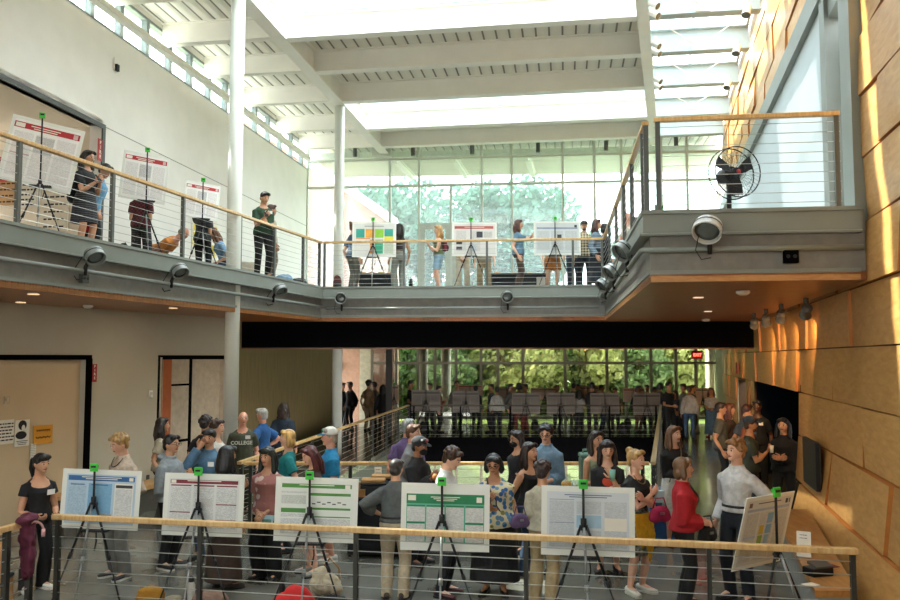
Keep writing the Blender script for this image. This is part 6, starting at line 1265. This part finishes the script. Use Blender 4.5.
p = at(160, ZU, 14.9); backpack((p.x, 14.9, ZU), .2, BLK, GRY, 'black bag on the gallery floor beside the orange shirt', .75); p = at(123, ZU, 13.9); backpack((p.x, 13.9, ZU), -.3, BLK, GRY, 'black bag on the gallery floor between the blue shirt and the checked top', .85); p = at(113, ZU, 13.5); soft('cloth_bundle', 'cloth', [((0, 0, .06), (.2, .1, .07), None)], cloth('#b5ab98'), (p.x, 12.6, ZU), .1, 'pale cloth on the gallery floor below the blue shirt', 'cloth')
p = at(284, ZU, 17.6); soft('cloth_bundle', 'cloth', [((0, 0, .1), (.2, .12, .11), None)], cloth('#7f9fb8'), (p.x, 17.6, ZU), .1, 'light blue cloth bundle at the end of the gallery', 'cloth'); p = at(297, ZU, 18.2); soft('duffel_bag', 'body', [((0, 0, .1), (.2, .1, .11), None)], GRY, (p.x, 18.4, ZU), .1, 'grey duffel bag at the end of the gallery', 'bag'); p = at(247, ZU, 17); R = thing('cardboard_box', 'pale box on the gallery floor right of the column', 'box', (p.x, 17.2, ZU)); MB().box((0, 0, .2), (.3, .3, .4)).build('carton', mat('#c9c0aa', .7), R, False, False); MB().box((0, 0, .405), (.31, .31, .012)).build('lid', PAPER, R, False, False); p = at(73, ZU, 12.4); soft('tote_bag', 'body', [((0, 0, .55), (.12, .08, .16), None)], cloth('#b01f28'), (p.x, 12.9, ZU), .1, 'red bag held behind the black dress on the gallery', 'bag')
p = atY(734, 173, 10.2); R = thing('pedestal_fan', 'black pedestal fan behind the bay railing', 'fan', (p.x, 10.2, ZU), .25); hz_ = p.z-ZU; FR = .325
MB().loft([[V((r_*math.cos(2*PI*i/20), r_*math.sin(2*PI*i/20), z)) for i in range(20)] for r_, z in ((.26, 0), (.26, .03), (.1, .06))]).build('base', BK, R, 'auto', False); MB().tube([(0, .12, .05), (0, .12, hz_)], .03, 10).build('pole', BK, R, True, False); MB().tube([(0, .05, hz_), (0, .24, hz_)], .1, 16).build('motor', BK, R, 'auto', False)
cg = MB()
for yy, rr_ in ((-.085, FR*.98), (.06, FR)): cg.tube([(rr_*math.cos(2*PI*i/40), yy, hz_+rr_*math.sin(2*PI*i/40)) for i in range(41)], .008, 6)
for rr_ in (.1, .2): cg.tube([(rr_*math.cos(2*PI*i/32), -.1, hz_+rr_*math.sin(2*PI*i/32)) for i in range(33)], .0025, 5)
for i in range(36):
    t = 2*PI*i/36
    for yy in (-.1, .075): cg.tube([(.05*math.cos(t), yy, hz_+.05*math.sin(t)), (.24*math.cos(t), yy, hz_+.24*math.sin(t)), (FR*math.cos(t), yy*.8, hz_+FR*math.sin(t))], .0018, 4)
cg.build('cage', BK, R, True, False); MB().tube([(0, -.06, hz_), (0, .02, hz_)], .06, 14).build('hub', BK, R, 'auto', False); MB().tube([(0, -.105, hz_), (0, -.1, hz_)], .03, 14).build('badge', mat('#a02020', .5), R, True, False)
for k in range(3):
    t = .55+2*PI*k/3; u_ = V((math.cos(t), 0, math.sin(t))); w_ = V((-math.sin(t), 0, math.cos(t))); c0 = V((0, -.02, hz_))
    MB().loft([[c0+u_*q-w_*hw+V((0, tw, 0)), c0+u_*q+w_*hw-V((0, tw, 0)), c0+u_*q+w_*hw-V((0, tw-.008, 0)), c0+u_*q-w_*hw+V((0, tw+.008, 0))] for q, hw, tw in ((.05, .035, .03), (.15, .07, .035), (.28, .085, .03))]).build('blade', BK, R, False, False)
p = atY(659, 207, 9.4); R = thing('potted_plant', 'small green sprig on the bay floor edge', 'plant', (p.x, 9.4, ZU)); MB().tube([(0, 0, 0), (0, 0, .1)], .05, 10).build('pot', BK, R, True, False); lv = MB(); rr = random.Random(4)
for k in range(26):
    d = V((rr.uniform(-1, 1), rr.uniform(-1, 1), rr.uniform(.1, 1.3))).normalized()*rr.uniform(.05, .13); e1 = d.orthogonal().normalized()*.015; lv.quad(V((0, 0, .1)), V((0, 0, .1))+d*.6+e1, V((0, 0, .1))+d, V((0, 0, .1))+d*.6-e1)
lv.build('leaves', mat('#3f8a3a', .6), R, False, False)
# far landing bags
for (px, D, lab) in ((535, 29.5, 'dark backpack on the far landing right of the red trousers'), (623, 28.2, 'dark bag on the far landing under the fifth far poster'), (628, 30.2, 'black case by the glass right of the fifth far poster'), (423, 28.4, 'dark bag on the far landing under the first far poster')): p = at(px, 0, D); backpack((p.x, D, 0), .2, BLK, GRY, lab, 1.0)
# bake the soft things
bpy.context.view_layer.update(); dg = bpy.context.evaluated_depsgraph_get()
for o in SOFTS:
    me = bpy.data.meshes.new_from_object(o.evaluated_get(dg)); m_ = list(o.data.materials); o.modifiers.clear(); me.materials.clear(); [me.materials.append(m) for m in m_]
    me.polygons.foreach_set('use_smooth', [True]*len(me.polygons)); o.data = me
# ------------------------------------------------------------------ outside
b = MB().prism([(-60, 33.2), (70, 33.2), (70, 36), (-60, 36)], -4.3, -4.0); b.prism([(-60, 37), (70, 37), (70, 95), (-60, 95)], -4.3, -.2); b._add([(-60, 34, -4), (70, 34, -4), (70, 37, -.2), (-60, 37, -.2), (-60, 37, -4), (70, 37, -4)], [(0, 1, 2, 3), (0, 3, 4), (1, 5, 2), (0, 4, 5, 1)]); tag(struct(b, 'ground_outside', mat('#98a564', .9, 0, .2, .6), 'green lawn outside the windows'), None, None)
b = MB(); b.prism([(XL(28.2), 28.2), (9.4, 27.0), (9.4, 30.2), (XL(31), 31.2)], 9.55, 9.75); struct(b, 'ceiling_eave', mat('#d8d2c2', .7), 'cream roof overhang outside the upper windows')
for px in (395, 455, 530, 650):
    p = onplane(px, 170, CWL, CWR); b = beam((p.x, p.y+.8), (p.x+.45, p.y+3.4), 9.35, 9.55, .18); struct(b, 'trim_eave_beam', ROOFWHITE, 'cream beam under the roof overhang')
BRK = brick_mat()
R = thing('brick_building', 'red brick building with a sloping white coping outside on the left', 'building', (-6, 34, -4))
p0 = atY(300, 158, 34); p1 = atY(395, 226, 34); zt = [(p0.x-3, p0.z+2.1), (p0.x, p0.z), (p1.x, p1.z), (p1.x, -4), (p0.x-3, -4)]
MB().loft([[V((x, 34, z)) for x, z in zt], [V((x, 37, z)) for x, z in zt]]).build('wall', BRK, R)
MB().loft([[V((x, 33.85, z+dz)) for x, z, dz in ((zt[0][0], zt[0][1], -.1), (zt[2][0]+.1, zt[2][1], -.1), (zt[2][0]+.1, zt[2][1], .3), (zt[0][0], zt[0][1], .3))], [V((x, 37.1, z+dz)) for x, z, dz in ((zt[0][0], zt[0][1], -.1), (zt[2][0]+.1, zt[2][1], -.1), (zt[2][0]+.1, zt[2][1], .3), (zt[0][0], zt[0][1], .3))]]).build('coping', WHITE, R)
def leafmat(c0, c1):
    t = NT('leaf'); n = t.add('ShaderNodeTexNoise', Scale=1.1, Detail=3.0); t.link(t.coord(), n.inputs[0])
    col = t.ramp(n.outputs[0], [(.35, c0), (.65, c1)]); t.n.remove(t.b)
    d = t.add('ShaderNodeBsdfDiffuse'); l = t.add('ShaderNodeBsdfTranslucent'); t.link(col, d.inputs[0]); t.link(col, l.inputs[0])
    m = t.add('ShaderNodeMixShader'); m.inputs[0].default_value = .45; t.link(d.outputs[0], m.inputs[1]); t.link(l.outputs[0], m.inputs[2]); t.link(m.outputs[0], t.o.inputs['Surface']); return t.m
BARK = mat('#5d4c3b', .9, 0, .2, 4)
def tree(x, y, z0, h, rx, n, m, label, name='tree', trunk=.35, clusters=14, leaf=.3, seed=1, fill=.62, group=None):
    rr = random.Random(seed); R = thing(name, label, 'tree' if name == 'tree' else 'shrub', (x, y, z0), 0, group); mb = MB(); tr = MB()
    ct = h*(1-fill); tr.tube([(0, 0, 0), (.05*h*rr.uniform(-1, 1)*.3, 0, ct), (0, 0, h*.8)], [trunk, trunk*.7, trunk*.15], 8)
    cl = []
    for k in range(clusters):
        u = rr.uniform(-1, 1); a = rr.uniform(0, 2*PI); q = rr.uniform(.25, .85)
        c = V((rx*q*math.cos(a)*math.sqrt(1-u*u), rx*q*math.sin(a)*math.sqrt(1-u*u), ct+h*fill*(.5+.42*u))); cl.append((c, rx*rr.uniform(.28, .5)))
        tr.tube([(0, 0, ct*.9+.2*h*fill*rr.random()), c*.6+V((0, 0, c.z*.38)), c], [trunk*.35, trunk*.2, .03], 5)
    for k in range(n):
        c, r = cl[k % clusters]
        while True:
            o = V((rr.uniform(-1, 1), rr.uniform(-1, 1), rr.uniform(-1, 1)))
            if o.length < 1: break
        p = c+o*r; d = V((rr.gauss(0, 1), rr.gauss(0, 1), rr.gauss(0, 1))).normalized(); e = d.orthogonal().normalized()*leaf*rr.uniform(.6, 1.2); f = d.cross(e).normalized()*leaf*.6
        mb.quad(p-e, p+f, p+e, p-f)
    mb.build('foliage', m, R, False, False); tr.build('trunk', BARK, R, True, False); return R
LT = leafmat('#6f8f62', '#93ad70'); LB_ = leafmat('#44675c', '#6f8c7e'); LY = leafmat('#a0a868', '#c4c28a'); LG = leafmat('#7b9664', '#a0b082')
tree(-2.5, 44, -.2, 11.2, 4.6, 9000, LB_, 'tall leafy tree outside behind the coloured squares poster', seed=2, leaf=.24, clusters=18)
tree(3.2, 46, -.2, 12.0, 4.6, 9000, LB_, 'tall leafy tree outside behind the woman with the backpack', seed=3, leaf=.24, clusters=18)
tree(-7.8, 50, -.2, 13.2, 4.8, 4200, LB_, 'tall tree outside rising over the brick building', seed=5, leaf=.32, clusters=16)
tree(12.0, 52, -.2, 11.0, 4.0, 1000, LB_, 'thin branched tree outside right of the pale grey poster', seed=6, leaf=.26, clusters=22, trunk=.2)
tree(17.0, 52, -.2, 11.4, 4.2, 1000, LB_, 'thin branched tree outside behind the fan', seed=8, leaf=.26, clusters=22, trunk=.2)
rr = random.Random(11)
for k, (px, Y, h, m, lab) in enumerate(((385, 40, 7.5, LT, 'dark green bush outside left of the pale columns'), (418, 43, 7.8, LT, 'dark green bush outside between the pale columns'), (452, 40, 8, LG, 'green bush outside right of the pale columns'), (487, 42, 8.2, LG, 'green bush outside over the tall hair silhouette'), (518, 39, 8, LY, 'yellow green bush outside over the third far poster'), (550, 42, 8.4, LG, 'green bush outside over the middle far poster'), (580, 39, 8, LY, 'yellow green bush outside left of the bushy hair'), (612, 42, 8.4, LG, 'green bush outside over the bushy hair'), (642, 39, 8, LG, 'green bush outside over the right end far poster'), (672, 41, 8.6, LY, 'yellow green bush outside left of the exit sign'), (702, 39, 8, LY, 'yellow green bush outside right of the exit sign'), (735, 43, 8.5, LG, 'green bush outside at the right end of the far windows'))):
    p = atY(px, 400, Y); tree(p.x, Y, -.2, h-3.9, 2.3, 3600, m, lab, 'leafy_bush', .15, 16, .19, 20+k, .99, 'bushes outside the far windows')
# ------------------------------------------------------------------ daylight
W = bpy.data.worlds.new('World'); bpy.context.scene.world = W; W.use_nodes = True; nt = W.node_tree; bg = nt.nodes['Background']
tc = nt.nodes.new('ShaderNodeTexCoord'); sx = nt.nodes.new('ShaderNodeSeparateXYZ'); rp = nt.nodes.new('ShaderNodeValToRGB')
nt.links.new(tc.outputs['Generated'], sx.inputs[0]); nt.links.new(sx.outputs['Z'], rp.inputs[0]); nt.links.new(rp.outputs[0], bg.inputs[0])
e = rp.color_ramp.elements; e[0].position = 0; e[0].color = (1, .98, .94, 1); e[1].position = .6; e[1].color = (.78, .9, 1, 1)
bg.inputs[1].default_value = SKY
sun = bpy.data.lights.new('sun', 'SUN'); sun.energy = SUN; sun.angle = math.radians(1.0); sun.color = (1, .94, .84)
so_ = bpy.data.objects.new('sun', sun); C.objects.link(so_); so_.rotation_euler = V((.62, -.3, -.73)).to_track_quat('-Z', 'Y').to_euler()
# ------------------------------------------------------------------ camera and picture settings
cd = bpy.data.cameras.new('camera'); cd.sensor_width = 36; cd.lens = F/900*36; cd.clip_end = 300
co = bpy.data.objects.new('camera', cd); C.objects.link(co); co.location = (0, 0, EYE); co.rotation_euler = (PI/2+TILT, 0, 0); bpy.context.scene.camera = co
s = bpy.context.scene; s.view_settings.view_transform = 'Standard'; s.view_settings.look = 'None'; s.view_settings.gamma = 1; s.view_settings.use_curve_mapping = False; s.view_settings.exposure = EXPO
s.cycles.use_denoising = True; s.cycles.max_bounces = 10; s.cycles.diffuse_bounces = 5; s.cycles.transparent_max_bounces = 16; s.cycles.sample_clamp_indirect = 6; s.cycles.caustics_reflective = False; s.cycles.caustics_refractive = False
